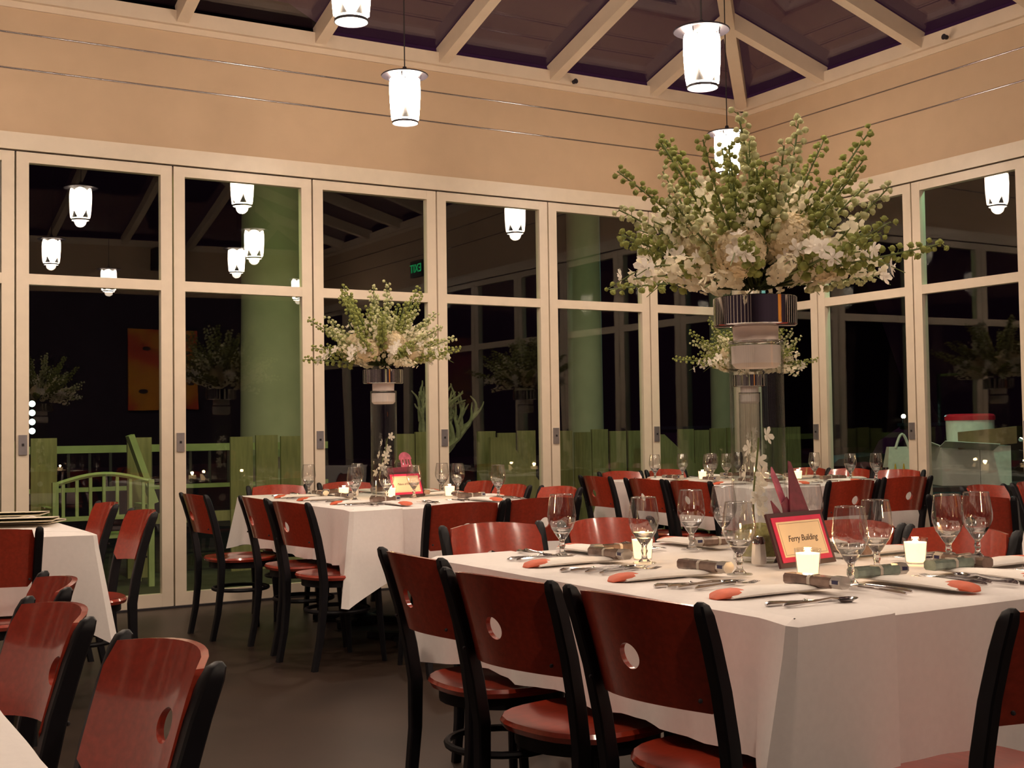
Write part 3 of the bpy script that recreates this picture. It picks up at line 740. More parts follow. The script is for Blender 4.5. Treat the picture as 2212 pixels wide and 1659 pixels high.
# corner table
for y, d, g in ((-1.15, 'farthest left', (-1.55, -.98)), (-1.6, 'middle left', (-1.52, -1.30)), (-1.98, 'nearest left', (-1.62, -1.38))): setting(-2.10, y, 'E', d+' seat of the corner table', g, False)
for y, d, g in ((-1.15, 'farthest right', None), (-1.6, 'middle right', (-.88, -1.72)), (-2.05, 'nearest right', (-.85, -2.3))): setting(-.66, y, 'W', d+' seat of the corner table', g, False)
for x, d, g in ((-1.60, 'left near', (-1.38, -1.30)), (-1.1, 'right near', (-.97, -2.17))): setting(x, -2.42, 'N', d+' seat of the corner table', g, False)
for x, d, g in ((-1.7, 'left window', None), (-1.15, 'right window', None)): setting(x, -.72, 'S', d+' seat of the corner table', g, False)
for x, y, w_ in ((-1.55, -1.22, 'left of the vase on the corner table'), (-1.05, -1.72, 'right of the vase on the corner table'), (-1.45, -1.80, 'behind the tall front vase')): candle(x, y, 'small lit votive candle '+w_)
# right edge table
for x, d in ((-1.45, 'left window'), (-.9, 'right window')): setting(x, -4.28, 'S', d+' seat of the right edge table', None, False)
# salt shakers
proto('salt', [('jar', MB().lathe([(.001, 0), (.020, 0), (.0225, .004), (.021, .03), (.0185, .058), (.001, .058)], 8).mesh('jar', 'salt')), ('cap', MB().lathe([(.019, .057), (.019, .066), (.014, .078), (.001, .08)], 14).mesh('cap', 'silver'))])
for x, y, w_ in ((-5.18, -5.90, 'front table'), (-4.50, -1.45, 'middle table'), (-1.33, -1.42, 'corner table')):
    spawn('salt', 'salt_shaker', (x, y, ZC), .3, 'glass salt shaker with metal cap on the '+w_, 'shaker', 'salt shakers')
# menus on the left table
for k, (x, y, z, a) in enumerate(((-6.80, -1.92, 0, -118), (-6.76, -2.16, .020, -112), (-6.74, -2.44, .0, -121), (-6.80, -2.64, .020, -108))):
    t = empty('menu', (x, y, ZC+z), R(a), 'cream folded menu, %s of the pile on the left table' % ('farthest', 'second farthest', 'second nearest', 'nearest')[k], 'menu', 'cream folded menus')
    MB().bbox((-.11, -.30, 0), (.11, .30, .004)).build('back_leaf', 'paper', t, smooth=False)
    MB().bbox((-.108, -.298, .0042), (.108, .298, .0062)).build('inner_sheet', 'menu_edge', t, smooth=False)
    MB().box((0, 0, .0125), (.22, .60, .003), (0, R(-2.5), 0)).build('front_leaf', 'paper', t, smooth=False)

# ---- table signs
def outline_plate(pts, th, mb=None):
    mb = mb or MB(); n = len(pts)
    return mb.add([(x, 0, z) for x, z in pts]+[(x, th, z) for x, z in pts], [tuple(range(n)), tuple(range(2*n-1, n-1, -1))]+[(i, n+i, n+(i+1) % n, (i+1) % n) for i in range(n)])
def sign(x, y, rz, txt, label, kind, size):
    t = empty('table_sign', (x, y, ZC+.002), rz, label, 'sign')
    tilt = Matrix.Rotation(R(-19), 4, 'X')       # front face looks along -Y, top leans to +Y
    def P(mb, nm, mt, par=t, smooth=False): return mb.xf(tilt).build(nm, mt, par, smooth)
    w_, h_ = .25, .155
    P(MB().bbox((-w_/2, 0, 0), (w_/2, .008, h_)), 'frame', 'sign_frame')
    P(MB().bbox((-w_/2+.013, -.002, .013), (w_/2-.013, 0, h_-.013)), 'mat', 'sign_mat')
    P(MB().bbox((-w_/2+.027, -.0035, .027), (w_/2-.027, -.002, h_-.027)), 'card', 'sign_card')
    a, b, c, d = -w_/2+.033, w_/2-.033, .033, h_-.033
    for p in (((a, c), (b, c)), ((a, d), (b, d)), ((a, c), (a, d)), ((b, c), (b, d))):
        (x0, z0), (x1, z1) = p; P(MB().bbox((x0-.0006, -.004, z0-.0006), (x1+.0006, -.0035, z1+.0006)), 'border_line', 'ink_line')
    me = text_mesh(txt, size, .0003, shear=.25, space=.95); me.materials.append(MATS['ink'])
    o = bpy.data.objects.new('lettering', me); col.objects.link(o); o.parent = t
    o.matrix_local = tilt @ Matrix.Translation((0, -.0038, h_*.5)) @ Matrix.Rotation(R(90), 4, 'X')
    MB().add([(-.03, .10, 0), (.03, .10, 0), (.02, .038, .12), (-.02, .038, .12), (-.03, .104, 0), (.03, .104, 0), (.02, .044, .12), (-.02, .044, .12)], [(3, 2, 1, 0), (4, 5, 6, 7), (0, 1, 5, 4), (1, 2, 6, 5), (2, 3, 7, 6), (3, 0, 4, 7)]).build('easel_leg', 'ink', t, False)
    if kind == 'tower':
        P(outline_plate([(-.012, h_-.02), (.085, h_-.02), (.066, h_+.150), (.058, h_+.155)], .004).xf(Matrix.Translation((0, .010, 0))), 'spire', 'maroon_card')
        P(outline_plate([(-.075, h_-.02), (-.035, h_-.02), (-.05, h_+.012), (-.072, h_+.04)], .004).xf(Matrix.Translation((0, .010, 0))), 'small_peak', 'maroon_card')
        P(outline_plate([(-.028, h_-.02), (.04, h_-.02), (.01, h_+.05), (-.02, h_+.03)], .004).xf(Matrix.Translation((0, .016, 0))), 'shoulder', 'maroon_card')
        P(outline_plate([(.0, h_-.02), (.03, h_-.02), (.012, h_+.11), (.0, h_+.145), (-.012, h_+.12)], .004).xf(Matrix.Translation((.0, .03, 0))), 'rear_spire', 'pink_card')
    else:
        P(outline_plate([(-.11, h_-.02), (.085, h_-.02), (.085, h_+.035), (.05, h_+.04), (-.02, h_+.035), (-.11, h_+.03)], .004).xf(Matrix.Translation((0, .010, 0))), 'arcade_base', 'maroon_card')
        P(MB().bbox((.0, .009, h_+.035), (.085, .013, h_+.05)), 'drum_base', 'pink_card')
        for k in range(4): P(MB().bbox((.004+.022*k, .008, h_+.048), (.015+.022*k, .014, h_+.085)), 'pillar', 'pink_card')
        P(outline_plate([(-.003, h_+.083), (.088, h_+.083)]+[(.0425+.046*math.cos(a), h_+.09+.04*math.sin(a)) for a in [PI*k/10 for k in range(11)]], .006).xf(Matrix.Translation((0, .008, 0))), 'dome', 'pink_card')
sign(-5.10, -6.02, R(9), 'Ferry Building', 'maroon framed table sign reading Ferry Building with a pointed tower', 'tower', .025)
sign(-4.30, -1.80, R(12), 'Palace of Fine Arts', 'red framed table sign with a purple domed building on the middle table', 'dome', .0195)

# ================================================================== CENTREPIECES
def petal_ring(mb, c, nrm, r, n, wid, cup, tw=0., lens=None):
    """flower of n petals facing nrm"""
    nrm = Vector(nrm).normalized(); a = nrm.cross(Vector((0, 0, 1)))
    if a.length < .1: a = nrm.cross(Vector((1, 0, 0)))
    a.normalize(); b = nrm.cross(a); c = Vector(c)
    for k in range(n):
        t = 2*PI*k/n+tw; d = a*math.cos(t)+b*math.sin(t); e = nrm.cross(d)
        L_ = r*(lens[k % len(lens)] if lens else 1); wd = wid*L_
        pts = [c, c+d*L_*.4+e*wd*.75+nrm*cup*.3*L_, c+d*L_*.78+e*wd*.85+nrm*cup*.75*L_, c+d*L_+nrm*cup*L_, c+d*L_*.78-e*wd*.85+nrm*cup*.75*L_, c+d*L_*.4-e*wd*.75+nrm*cup*.3*L_, c+d*L_*.6+nrm*(cup*.5-.10)*L_]
        mb.add(pts, [(0, 1, 6), (1, 2, 6), (2, 3, 6), (3, 4, 6), (4, 5, 6), (5, 0, 6)])
    return mb
def orchid_mesh(i):
    rg = random.Random(50+i); mb = MB()
    petal_ring(mb, (0, 0, 0), (0, 0, 1), .030, 5, .34, .12+rg.random()*.2, rg.random(), [1, .92, 1.05])
    petal_ring(mb, (0, 0, .004), (.2, .1, 1), .013, 3, .4, .7, 1.0)
    return mb.mesh('orchid', 'orchid', ang=80)
ORCH = [orchid_mesh(i) for i in range(4)]
def sprig_mesh(i, length, nb):
    """stalk of green bell buds along +Z with a bend"""
    rg = random.Random(90+i); st = MB(); bu = MB(); pts = []
    bend = rg.uniform(.05, .16)
    for k in range(9): t = k/8; pts.append(Vector((bend*t*t*length, .02*math.sin(3*t+i)*length, t*length)))
    st.tube(pts, [.004*(1-.65*k/8)+.0008 for k in range(9)], 5)
    for k in range(nb):
        t = .30+.70*(k+.5)/nb; q = t*8; p = pts[int(min(7, q))].lerp(pts[int(min(7, q))+1], q-int(min(7, q)))
        a = k*2.4+rg.random(); sz = .0165*(1.2-t*.6)*rg.uniform(.85, 1.15)
        d = Vector((math.cos(a), math.sin(a), .55)).normalized(); c = p+d*(sz*1.7)
        st.tube([p, c], .0012, 3, cap=False)
        # two shell-like lobes and a bead
        bu.ball(c, sz*.74, 7, 5, (1, 1, .9))
        petal_ring(bu, c-d*sz*.45, d, sz*1.0, 3, .55, .6, a)
    return st.mesh('stalk', 'stem'), bu.mesh('bells', 'bud' if i % 3 else 'bud_pale', ang=80)
SPR = [sprig_mesh(i, [.40, .46, .36, .42, .50, .34][i], [32, 34, 28, 32, 36, 26][i]) for i in range(6)]
def spray_mesh(i):
    """white delphinium stalk, flowers along it"""
    rg = random.Random(20+i); st = MB(); fl_ = MB(); pts = []
    for k in range(7): t = k/6; pts.append(Vector((.10*t*t, .01*math.sin(4*t), .32*t)))
    st.tube(pts, .0025, 4)
    for k in range(26):
        t = .30+.68*k/26; q = t*6; p = pts[int(q)].lerp(pts[min(6, int(q)+1)], q-int(q)); a = k*2.4
        d = Vector((math.cos(a), math.sin(a), .35)).normalized(); petal_ring(fl_, p+d*.02, d, .017*(1.2-t*.5)*rg.uniform(.8, 1.15), 5, .5, .25, a)
    return st.mesh('stalk', 'stem'), fl_.mesh('florets', 'petal', ang=80)
SPRAY = [spray_mesh(i) for i in range(3)]
def hydrangea_mesh(i):
    rg = random.Random(70+i); mb = MB(); n = 120
    for k in range(n):
        z = 1-1.55*(k+.5)/n; r = math.sqrt(max(0, 1-z*z)); a = k*2.39996
        d = Vector((r*math.cos(a), r*math.sin(a), z)); petal_ring(mb, d*.066*rg.uniform(.92, 1.05), d+Vector((rg.uniform(-.2, .2), rg.uniform(-.2, .2), 0)), .0155, 4, .52, .15, rg.random()*3)
    return mb.mesh('hydrangea', 'hydrangea', ang=80)
HYD = [hydrangea_mesh(i) for i in range(2)]
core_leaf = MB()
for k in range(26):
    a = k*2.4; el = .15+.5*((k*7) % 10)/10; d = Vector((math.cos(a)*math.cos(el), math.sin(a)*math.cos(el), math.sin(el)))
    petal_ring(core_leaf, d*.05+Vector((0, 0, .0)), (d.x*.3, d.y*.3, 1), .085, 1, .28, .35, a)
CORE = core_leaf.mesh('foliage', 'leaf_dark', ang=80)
def child(me, name, parent, loc, mtx3, sc=1.):
    o = bpy.data.objects.new(name, me); col.objects.link(o); o.parent = parent
    o.matrix_local = Matrix.Translation(loc) @ mtx3.to_4x4() @ Matrix.Scale(sc, 4); return o
def aim(d, spin=0.):
    d = Vector(d).normalized(); return d.to_track_quat('Z', 'Y').to_matrix() @ Matrix.Rotation(spin, 3, 'Z')
def arrangement(x, y, z, seed, label, ns=46, nw=40, no=54):
    rg = random.Random(seed); t = empty('flower_arrangement', (x, y, z), 0, label, 'flowers', 'white and green flower arrangements')
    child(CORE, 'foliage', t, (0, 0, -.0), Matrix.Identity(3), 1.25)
    for k in range(ns):
        a = 2*PI*(k*.618)+rg.uniform(-.2, .2); f = ((k*5) % ns)/ns
        el = R(8+70*f**.95)+rg.uniform(-.08, .08)
        d = Vector((math.cos(a)*math.cos(el), math.sin(a)*math.cos(el), math.sin(el)))
        i = k % 6; base = Vector((d.x*.05, d.y*.05, .01)); sc = rg.uniform(.92, 1.15)*(1.0 if el < 1 else 1.05)
        g = child(SPR[i][0], 'green_sprig', t, base, aim(d, rg.random()*6), sc)
        o = bpy.data.objects.new('bells', SPR[i][1]); col.objects.link(o); o.parent = g
    for k in range(nw):
        a = 2*PI*(k*.618)+1+rg.uniform(-.2, .2); el = R(5+62*((k*7) % nw)/nw)
        d = Vector((math.cos(a)*math.cos(el), math.sin(a)*math.cos(el), math.sin(el)))
        i = k % 3
        g = child(SPRAY[i][0], 'white_spray', t, (d.x*.04, d.y*.04, .0), aim(d, rg.random()*6), rg.uniform(.85, 1.15))
        o = bpy.data.objects.new('florets', SPRAY[i][1]); col.objects.link(o); o.parent = g
    for k in range(7):
        a = 2*PI*k/7+.2; el = R(24+14*(k % 2)); d = Vector((math.cos(a)*math.cos(el), math.sin(a)*math.cos(el), math.sin(el)))
        child(HYD[k % 2], 'hydrangea_head', t, d*.21, aim(d, rg.random()*6), rg.uniform(.85, 1.1))
    for k in range(no):     # dendrobium blossoms along drooping sprays at the rim
        arm = k % 9; s_ = (k//9)/max(1, no//9); a = 2*PI*arm/9+.35+rg.uniform(-.12, .12); rr = .20+.24*s_
        p = Vector((rr*math.cos(a), rr*math.sin(a), .07+.05*math.sin(PI*s_)-.06*s_+rg.uniform(-.02, .03)))
        d = Vector((math.cos(a+rg.uniform(-.9, .9)), math.sin(a+rg.uniform(-.9, .9)), rg.uniform(-.3, .6)))
        child(ORCH[k % 4], 'orchid_blossom', t, p, aim(d, rg.random()*6), rg.uniform(.9, 1.2))
    for arm in range(9):
        a = 2*PI*arm/9+.35; pts = [Vector((rr*math.cos(a), rr*math.sin(a), zz)) for rr, zz in ((.04, .01), (.15, .06), (.26, .085), (.36, .06), (.44, .015))]
        MB().tube(pts, [.003, .003, .0026, .002, .0012], 5).build('orchid_stem', 'stem', t)
    return t
H_V = 1.43-ZT
def vase(x, y, label_v, label_b, label_f, seed, moss=False, **kw):
    t = empty('cylinder_vase', (x, y, ZC), 0, label_v, 'vase', 'tall clear cylinder vases')
    R0 = .080
    MB().lathe([(.001, .012), (R0-.004, .012), (R0-.004, H_V-.0), (R0, H_V), (R0, 0), (.001, 0)], 40).build('cylinder', 'vase_glass', t)
    MB().tube([((R0-.002)*math.cos(2*PI*i/40), (R0-.002)*math.sin(2*PI*i/40), H_V) for i in range(40)], .003, 6, closed=True).build('rim', 'solid_glass', t)
    if moss: MB().lathe([(.001, .0135), (R0-.006, .0135), (R0-.006, .075), (.05, .10), (.001, .108)], 24).build('moss_filler', 'moss', t)
    MB().lathe([(.001, H_V-.075), (.06, H_V-.078), (.072, H_V-.065), (.073, H_V-.012), (.001, H_V-.012)], 28).build('foam_plug', 'foam', t)
    # orchid stem inside
    rg = random.Random(seed); pts = [Vector((.02*math.sin(2*k/7+seed), .025*math.cos(3*k/7), .10+.26*k/7)) for k in range(8)]
    MB().tube(pts, .003, 6).build('orchid_stem', 'stem', t)
    for k in range(9):
        p = pts[min(7, 1+k*7//9)]; a = k*2.2; d = Vector((math.cos(a), math.sin(a), .2))
        child(ORCH[k % 4], 'orchid_blossom', t, p+d*.028, aim(d, k), 1.0)
    b = empty('flower_bowl', (x, y, ZC+H_V+.003), 0, label_b, 'bowl', 'chrome flower bowls')
    MB().lathe([(.001, 0), (.066, 0), (.068, .042), (.001, .042)], 32).build('foam_collar', 'foam', b)
    MB().lathe([(.001, .043), (.118, .043), (.123, .047), (.123, .128), (.120, .130), (.117, .128), (.117, .055), (.001, .055)], 48).build('dish', 'chrome', b)
    arrangement(x, y, ZC+H_V+.16, seed, label_f, **kw)
vase(-5.085, -5.80, 'tall clear cylinder vase holding orchids on the front table', 'shiny chrome bowl topping the front table vase', 'large white and green flower arrangement above the front table', 3, moss=True)
vase(-4.38, -1.62, 'tall clear cylinder vase holding orchids on the middle table', 'shiny chrome bowl topping the middle table vase', 'smaller white and green flower arrangement before the left windows', 5)
vase(-1.40, -1.60, 'tall clear cylinder vase on the corner table, seen through the front vase', 'chrome bowl on the corner table vase, hidden behind the front one', 'flower arrangement on the corner table, peeking from behind the front bowl', 8)

# ================================================================== OUTSIDE
gr = MB().bbox((-40, -40, -.32), (60, 60, -.22)).build('ground', 'deck', smooth=False); tag(gr, 'dark ground outside', kind='structure')
dk = MB().bbox((-12, .12, -.2), (6, 5.2, -.03)).build('deck_floor', 'deck', smooth=False); tag(dk, 'dark wooden deck outside', kind='structure')
dk2 = MB().bbox((.12, -11, -.2), (6, .12, -.03)).build('deck_floor', 'deck', smooth=False); tag(dk2, 'dark wooden deck outside the right windows', kind='structure')
rgh = random.Random(11)
pts = [(-60+10*k, 62+rgh.uniform(-3, 3), 24+5*math.sin(k*1.1)+rgh.uniform(-1.5, 1.5)) for k in range(13)]+[(70, 50-12*k, 24+4*math.sin(k*1.7)+rgh.uniform(-1.5, 1.5)) for k in range(1, 11)]
n_ = len(pts); hv = [(x, y, z) for x, y, z in pts]+[(x*1.0-(12 if i >= 13 else 0), y-(0 if i >= 13 else 12), -.3) for i, (x, y, z) in enumerate(pts)]
tag(MB().add(hv, [(i, i+1, n_+i+1, n_+i) for i in range(n_-1)]).build('sky_block', 'sky_block_dark'), 'added dark backdrop that hides the sky glow behind the terrace', kind='structure')  # dark mass added to block the sky behind the windows
GREEN = (.72, 1.0, .30); TEAL = (.45, 1.0, .62)
# pale round columns
for (x, y, r0, r1, d) in ((-3.06, 4.0, .37, .31, 'outside the second window, lit green'), (.92, 4.0, .22, .20, 'outside the fifth window, lit green'), (3.1, 4.0, .17, .16, 'outside the window corner, slim')):
    t = empty('column', (x, y, -.03), 0, 'tall pale round column '+d, 'column', 'pale columns outside')
    MB().lathe([(r0+.0, .0), (r0, .05), ((r0+r1)/2, 2.4), (r1, 5.2), (.001, 5.2)], 32).build('shaft', 'column', t)
    MB().lathe([(.001, 0), (r0+.06, 0), (r0+.06, .10), (r0, .14)], 32).build('base', 'column', t)
# plank fence
def fence(x0, x1, y, skip, label):
    t = empty('plank_fence', ((x0+x1)/2, y, -.03), 0, label, 'fence', 'olive plank fences')
    cx = (x0+x1)/2; x = x0; k = 0; rg = random.Random(int(x0*10))
    while x < x1-.02:
        wd = .205
        if not any(a < x+wd/2 < b for a, b in skip):
            MB().bbox((x-cx, 0, 0), (x+wd-cx, .03, 1.20+rg.uniform(-.015, .015))).build('plank', 'fence', t, smooth=False)
        x += wd+(.03 if k % 3 else .012); k += 1
    MB().bbox((x0-cx, .03, .45), (x1-cx, .07, .54)).build('rail', 'fence', t, smooth=False)
fence(-9.0, -5.72, 2.2, [], 'olive plank fence left of the bench outside')
fence(-5.02, -3.4, 2.2, [(-4.75, -4.2)], 'olive plank fence right of the bench outside')
fence(-2.5, 2.6, 2.2, [(-1.95, -1.7), (-.95, -.72), (.62, .82)], 'long olive plank fence behind the middle and corner tables')
# slanting planters boards
for (x0, x1, y, d) in ((-1.62, -.85, 1.9, 'left'), (.32, 1.4, 1.9, 'right')):
    b = MB().add([(0, 0, 0), (0, 0, 1.15), (.18, 0, 1.15), (x1-x0, 0, .45), (x1-x0, 0, 0), (0, .04, 0), (0, .04, 1.15), (.18, .04, 1.15), (x1-x0, .04, .45), (x1-x0, .04, 0)], [(4, 3, 2, 1, 0), (5, 6, 7, 8, 9), (0, 1, 6, 5), (1, 2, 7, 6), (2, 3, 8, 7), (3, 4, 9, 8), (4, 0, 5, 9)]).build('stair_panel', 'fence', smooth=False, loc=(x0, y, -.03))
    tag(b, 'slanting olive board panel outside, %s one' % d, 'panel', 'slanting boards outside')
# bench with arched slatted back
def bench(x, y, rz, label):
    t = empty('garden_bench', (x, y, -.03), rz, label, 'bench', 'slatted garden benches')
    W_ = .74
    pts = [(-W_/2+W_*k/12, 0, .84+.075*math.sin(PI*k/12)) for k in range(13)]
    MB().tube(pts, .02, 6).build('top_rail', 'bench', t)
    MB().beam((-W_/2, 0, .57), (W_/2, 0, .57), .04, .035).build('back_rail', 'bench', t, smooth=False)
    for k in range(7):
        xx = -W_/2+.06+k*(W_-.12)/6; MB().bbox((xx-.012, -.01, .57), (xx+.012, .01, .86+.06*math.sin(PI*(xx+W_/2)/W_))).build('slat', 'bench', t, smooth=False)
    for k in range(4): MB().bbox((-W_/2, -.44+k*.11, .40), (W_/2, -.35+k*.11, .425)).build('seat_slat', 'bench', t, smooth=False)
    for sx in (-1, 1):
        MB().beam((sx*W_/2, 0, 0), (sx*W_/2, 0, .86), .045, .045, (0, 1, 0)).build('leg', 'bench', t, smooth=False)
        MB().beam((sx*W_/2, -.42, 0), (sx*W_/2, -.42, .62), .045, .045, (0, 1, 0)).build('leg', 'bench', t, smooth=False)
        MB().beam((sx*W_/2, -.45, .64), (sx*W_/2, .0, .64), .05, .03).build('armrest', 'bench', t, smooth=False)
    return t
bench(-5.36, 1.55, R(180), 'pale green slatted bench with arched back outside the far left window')
# low railing behind the bench
t = empty('deck_railing', (-4.9, 3.4, -.03), 0, 'green deck railing with dark balusters behind the bench', 'railing')
MB().bbox((-1.0, 0, 1.06), (2.2, .06, 1.13)).build('hand_rail', 'bench', t, smooth=False)
MB().bbox((-1.0, 0, .70), (2.2, .06, .74)).build('lower_rail', 'bench', t, smooth=False)
for k in range(17): MB().bbox((-.95+k*.19, .01, .74), (-.925+k*.19, .035, 1.06)).build('baluster', 'gap_dark', t, smooth=False)
t = tag(MB().beam((0, 0, 1.19), (.20, 0, .62), .05, .12, (0, 1, 0)).build('brace_board', 'bench', smooth=False, loc=(-5.06, 1.95, 0)), 'pale green slanting board beside the arched bench', 'board')
# dark lamp post with lit bracket outside the far left window
t = empty('lamp_post', (-6.05, 3.0, -.2), 0, 'thin dark green post outside the far left window', 'post')
MB().tube([(0, 0, 0), (0, 0, 2.1)], .03, 8).build('pole', 'car_paint', t)
MB().tube([(0, 0, 2.08), (-.5, 0, 2.1)], .018, 8).build('arm', 'bench', t)
for k in range(4): MB().ball((.385, -.05, 1.44+.08*k), .028, 8, 5).build('bulb', None, t).data.materials.append(emission('bulb_glow', (.75, 1, .8), 5))
# gnarled tree
def tree(x, y):
    t = empty('gnarled_tree', (x, y, -.2), 0, 'gnarled pale-barked tree lit from below outside the fourth window', 'tree')
    rg = random.Random(4)
    def br(p, d, L_, r, lev, nm):
        pts = [Vector(p)]; d = Vector(d).normalized()
        for k in range(6):
            d = (d+Vector((rg.uniform(-.28, .28), rg.uniform(-.2, .2), rg.uniform(-.12, .22)))).normalized(); pts.append(pts[-1]+d*L_/6)
        MB().tube(pts, [r*(1-.11*k)*rg.uniform(.85, 1.2) for k in range(7)], 7).build(nm, 'bark', t)
        if lev > 0:
            for k in range(3): br(pts[3+k], d+Vector((rg.uniform(-.9, .9), rg.uniform(-.6, .6), rg.uniform(-.1, .7))), L_*.62, r*.6, lev-1, 'branch')
    br((0, 0, 0), (.05, 0, 1), 1.15, .10, 0, 'trunk')
    for d in ((.9, 0, .25), (.8, -.2, .7), (.35, .1, 1), (-.6, .1, .9), (-.2, -.1, 1)): br((.0, 0, 1.1), d, .52, .05, 2, 'branch')
tree(-1.62, 3.1)
# crate table outside the right windows
def outside_table():
    cx, cy = 1.42, -1.18
    rz = R(-25)
    t = empty('service_table', (cx, cy, -.03), rz, 'low dark folding table outside the right windows', 'table')
    MB().bbox((-.95, -.42, .64), (.95, .42, .68)).build('top', 'ink', t, smooth=False)
    for sx in (-1, 1):
        MB().beam((sx*.75, -.36, 0), (sx*.55, .36, .64), .03, .03).build('leg', 'ink', t, smooth=False)
        MB().beam((sx*.75, .36, 0), (sx*.55, -.36, .64), .03, .03).build('leg', 'ink', t, smooth=False)
    M_ = Matrix.Translation((cx, cy, .65)) @ Matrix.Rotation(rz, 4, 'Z')
    def at(x, y, z=0): v_ = M_ @ Vector((x, y, z)); return (v_.x, v_.y, v_.z)
    b = empty('carton', at(.05, -.12, .003), rz+R(-8), 'open white carton with folded flaps on the outside table', 'box')
    MB().bbox((-.33, -.17, 0), (-.005, .17, .34)).build('darker_half', 'box_white', b, smooth=False)  # slightly darker half of the carton
    MB().bbox((.0, -.17, 0), (.26, .17, .34)).build('lighter_half', 'plastic_white', b, smooth=False)  # slightly lighter half of the carton
    MB().box((-.12, -.26, .345), (.46, .18, .006), (R(-18), R(4), 0)).build('flap', 'box_white', b, smooth=False)
    MB().box((-.42, 0, .38), (.20, .33, .006), (0, R(22), 0)).build('flap', 'box_white', b, smooth=False)
    MB().box((.05, -.21, .41), (.50, .006, .15), (R(14), R(-5), 0)).build('flap', 'cardboard', b, smooth=False)
    c = empty('round_tub', at(.08, .0, .348), rz, 'round white tub with red lid on top of the carton', 'tub')
    MB().lathe([(.001, 0), (.185, 0), (.20, .05), (.205, .22), (.001, .22)], 32).build('tub', 'plastic_white', c)
    MB().lathe([(.001, .275), (.17, .275), (.20, .27), (.213, .255), (.213, .218), (.2, .218)], 32).build('lid', 'red_lid', c)
    g = empty('paper_bag', at(-.58, -.05, .003), rz, 'white tote bag with looped handles on the outside table', 'bag')
    MB().add([(-.17, -.08, 0), (.17, -.08, 0), (.17, .08, 0), (-.17, .08, 0), (-.12, -.03, .34), (.12, -.03, .34), (.12, .03, .34), (-.12, .03, .34)], [(3, 2, 1, 0), (4, 5, 6, 7), (0, 1, 5, 4), (1, 2, 6, 5), (2, 3, 7, 6), (3, 0, 4, 7)]).build('sack', 'bag', g)
    MB().tube([(-.06+.12*k/8, -.03, .33+.12*math.sin(PI*k/8)) for k in range(9)], .012, 6).build('handle', 'bag', g)
    for k, (x, m_) in enumerate(((-.90, 'chrome'), (-.82, 'chrome'))):
        j = empty('glass_jar', at(x, -.3+.03*k, .003), 0, 'tall clear jar on the outside table, %s one' % ('left', 'right')[k], 'jar', 'clear jars')
        MB().lathe([(.001, 0), (.035, 0), (.035, .15), (.03, .15), (.03, .01), (.001, .01)], 16).build('glass', 'solid_glass', j); MB().lathe([(.001, .15), (.034, .15), (.034, .17), (.001, .17)], 16).build('lid', 'silver', j)
    for k in range(2):
        j = empty('squeeze_bottle', at(-.74+.075*k, -.3, .003), 0, 'yellow squeeze bottle on the outside table, %s one' % ('left', 'right')[k], 'bottle', 'yellow bottles')
        MB().lathe([(.001, 0), (.03, 0), (.03, .12), (.014, .15), (.001, .15)], 14).build('body', 'yellow', j); MB().lathe([(.012, .15), (.004, .2), (.001, .2)], 10).build('nozzle', 'yellow', j)
outside_table()
# parked cars
def car(x, y, rz, label):
    t = empty('parked_car', (x, y, -.2), rz, label, 'car', 'parked cars in the dark')
    sec = [(-2.1, .35, .62), (-1.9, .30, .80), (-1.0, .28, .88), (-.35, .28, .90), (1.0, .28, .92), (1.9, .30, .88), (2.15, .38, .65)]
    vs_ = []; fs = []
    for x_, z0, z1 in sec: vs_ += [(x_, -.85, z0), (x_, .85, z0), (x_, .80, z1), (x_, -.80, z1)]
    for i in range(len(sec)-1):
        for k in range(4): fs.append((i*4+k, i*4+(k+1) % 4, (i+1)*4+(k+1) % 4, (i+1)*4+k))
    fs += [(3, 2, 1, 0), tuple(len(sec)*4-4+k for k in range(4))]
    MB().add(vs_, fs).build('body', 'car_paint', t)
    cab = [(-1.05, .88), (-.35, 1.36), (.9, 1.40), (1.75, .90)]
    vs_ = []; fs = []
    for x_, z_ in cab: vs_ += [(x_, -.72 if z_ < 1 else -.58, z_), (x_, .72 if z_ < 1 else .58, z_)]
    MB().add(vs_, [(0, 1, 3, 2), (4, 5, 7, 6), (0, 2, 4, 6), (1, 7, 5, 3)]).build('windows', 'car_glass', t, False)
    MB().bbox((-.40, -.6, 1.36), (.95, .6, 1.42)).build('roof', 'car_paint', t)
    for sx in (-1.3, 1.35):
        for sy in (-.8, .8): MB().lathe([(.001, -.1), (.32, -.1), (.33, -.05), (.33, .05), (.32, .1), (.001, .1)], 18).xf(Matrix.Rotation(R(90), 4, 'X')).xf(Matrix.Translation((sx, sy, .33))).build('wheel', 'tyre', t)
car(7.0, 9.6, R(15), 'dark teal car parked outside, seen through the corner window')
car(10.5, 7.0, R(-30), 'dark teal car parked outside the right windows')
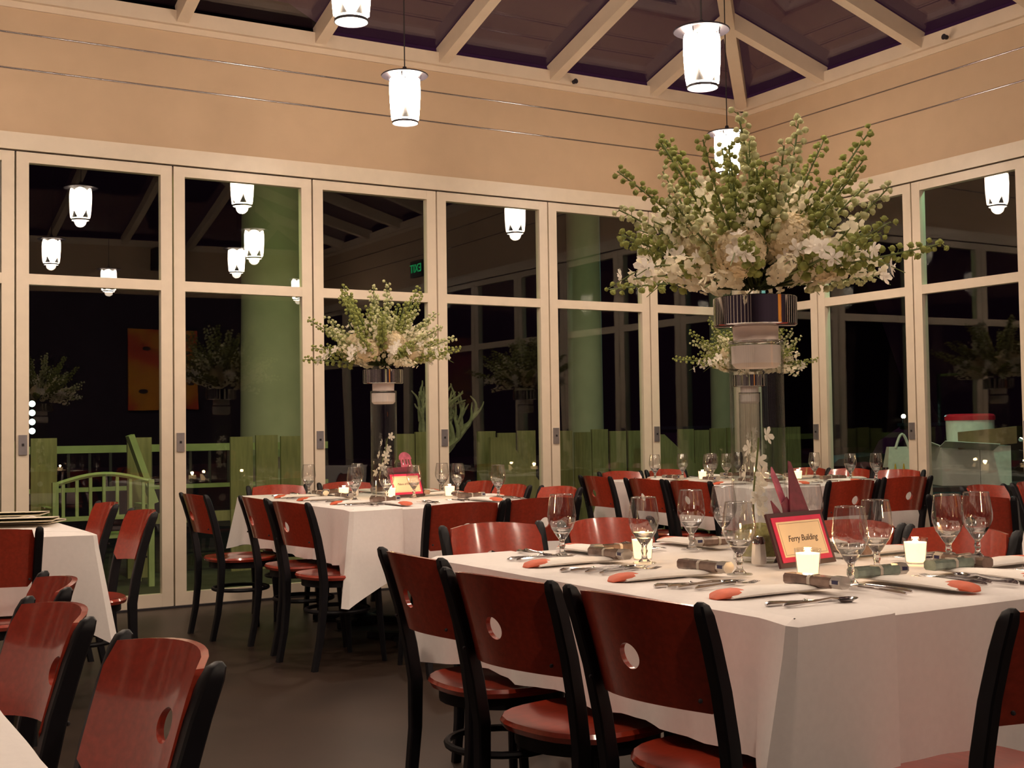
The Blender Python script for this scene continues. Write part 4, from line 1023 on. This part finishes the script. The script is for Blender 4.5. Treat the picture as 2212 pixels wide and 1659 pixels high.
# far street lamps
for k, (x, y, z) in enumerate(((13.5, 10.3, 1.35), (14.0, 10.4, 1.33), (14.6, 9.4, .95), (14.9, 9.2, .92), (16.2, 9.4, .80), (16.5, 9.3, .78), (10.9, 13.0, 1.5), (16.6, 6.0, .7))):
    t = empty('street_lamp', (x, y, -.22), 0, 'distant small street lamp beyond the right windows, number %s from the left' % ('two', 'three', 'four', 'five', 'six', 'seven', 'one', 'eight')[k], 'street lamp', 'distant street lamps')
    MB().tube([(0, 0, 0), (0, 0, z+.22)], .03, 6).build('post', 'ink', t); MB().ball((0, 0, z+.24), .05, 10, 6).build('globe', None, t).data.materials.append(emission('street_glow', (1, .85, .6), 9))
t = empty('street_lamp', (12.0, 13.0, -.22), 0, 'tall street lamp added to light the parked cars, hidden behind the flowers', 'street lamp', 'distant street lamps')
MB().tube([(0, 0, 0), (0, 0, 5.2)], .05, 8).build('post', 'ink', t); MB().ball((0, 0, 5.3), .12, 12, 8).build('globe', None, t).data.materials.append(emission('added_street_teal', (.35, 1, .9), 6))
lamp_light('POINT', 'street_glow', (-.25, -.25, 5.2), 420, (.3, 1, .85), .12, parent=t)  # teal light of the added lamp, brightens the dark cars
# unseen flood lamps added on the facade to light the terrace
def flood(x, y, z, rot, en, colr, label, arm=(0, -1)):
    t = empty('added_flood_lamp', (x, y, z), 0, label, 'lamp', 'added outdoor flood lamps'); t.rotation_euler = rot
    MB().bbox((-.12, -.06, 0), (.12, .06, .08)).build('housing', 'lamp_metal', t, smooth=False)
    inv = Euler(rot).to_matrix().inverted(); MB().tube([(0, 0, .05), tuple(inv @ Vector((arm[0]*.33, arm[1]*.33, .05)))], .015, 8).build('arm', 'lamp_metal', t)
    l = lamp_light('AREA', 'added_flood_beam', (0, 0, -.006), en, colr, .2, parent=t)
flood(-5.2, .45, 3.5, (R(35), 0, 0), 25, GREEN, 'added unseen flood lamp above the far left windows')
flood(-2.2, .45, 3.5, (R(38), 0, R(20)), 11, GREEN, 'added unseen flood lamp above the middle windows')
flood(.45, .45, 3.5, (R(40), 0, R(-30)), 9, GREEN, 'added unseen flood lamp at the window corner')
flood(.45, -2.2, 3.5, (0, R(-30), R(30)), 24, TEAL, 'added unseen flood lamp above the right windows', (-1, 0))
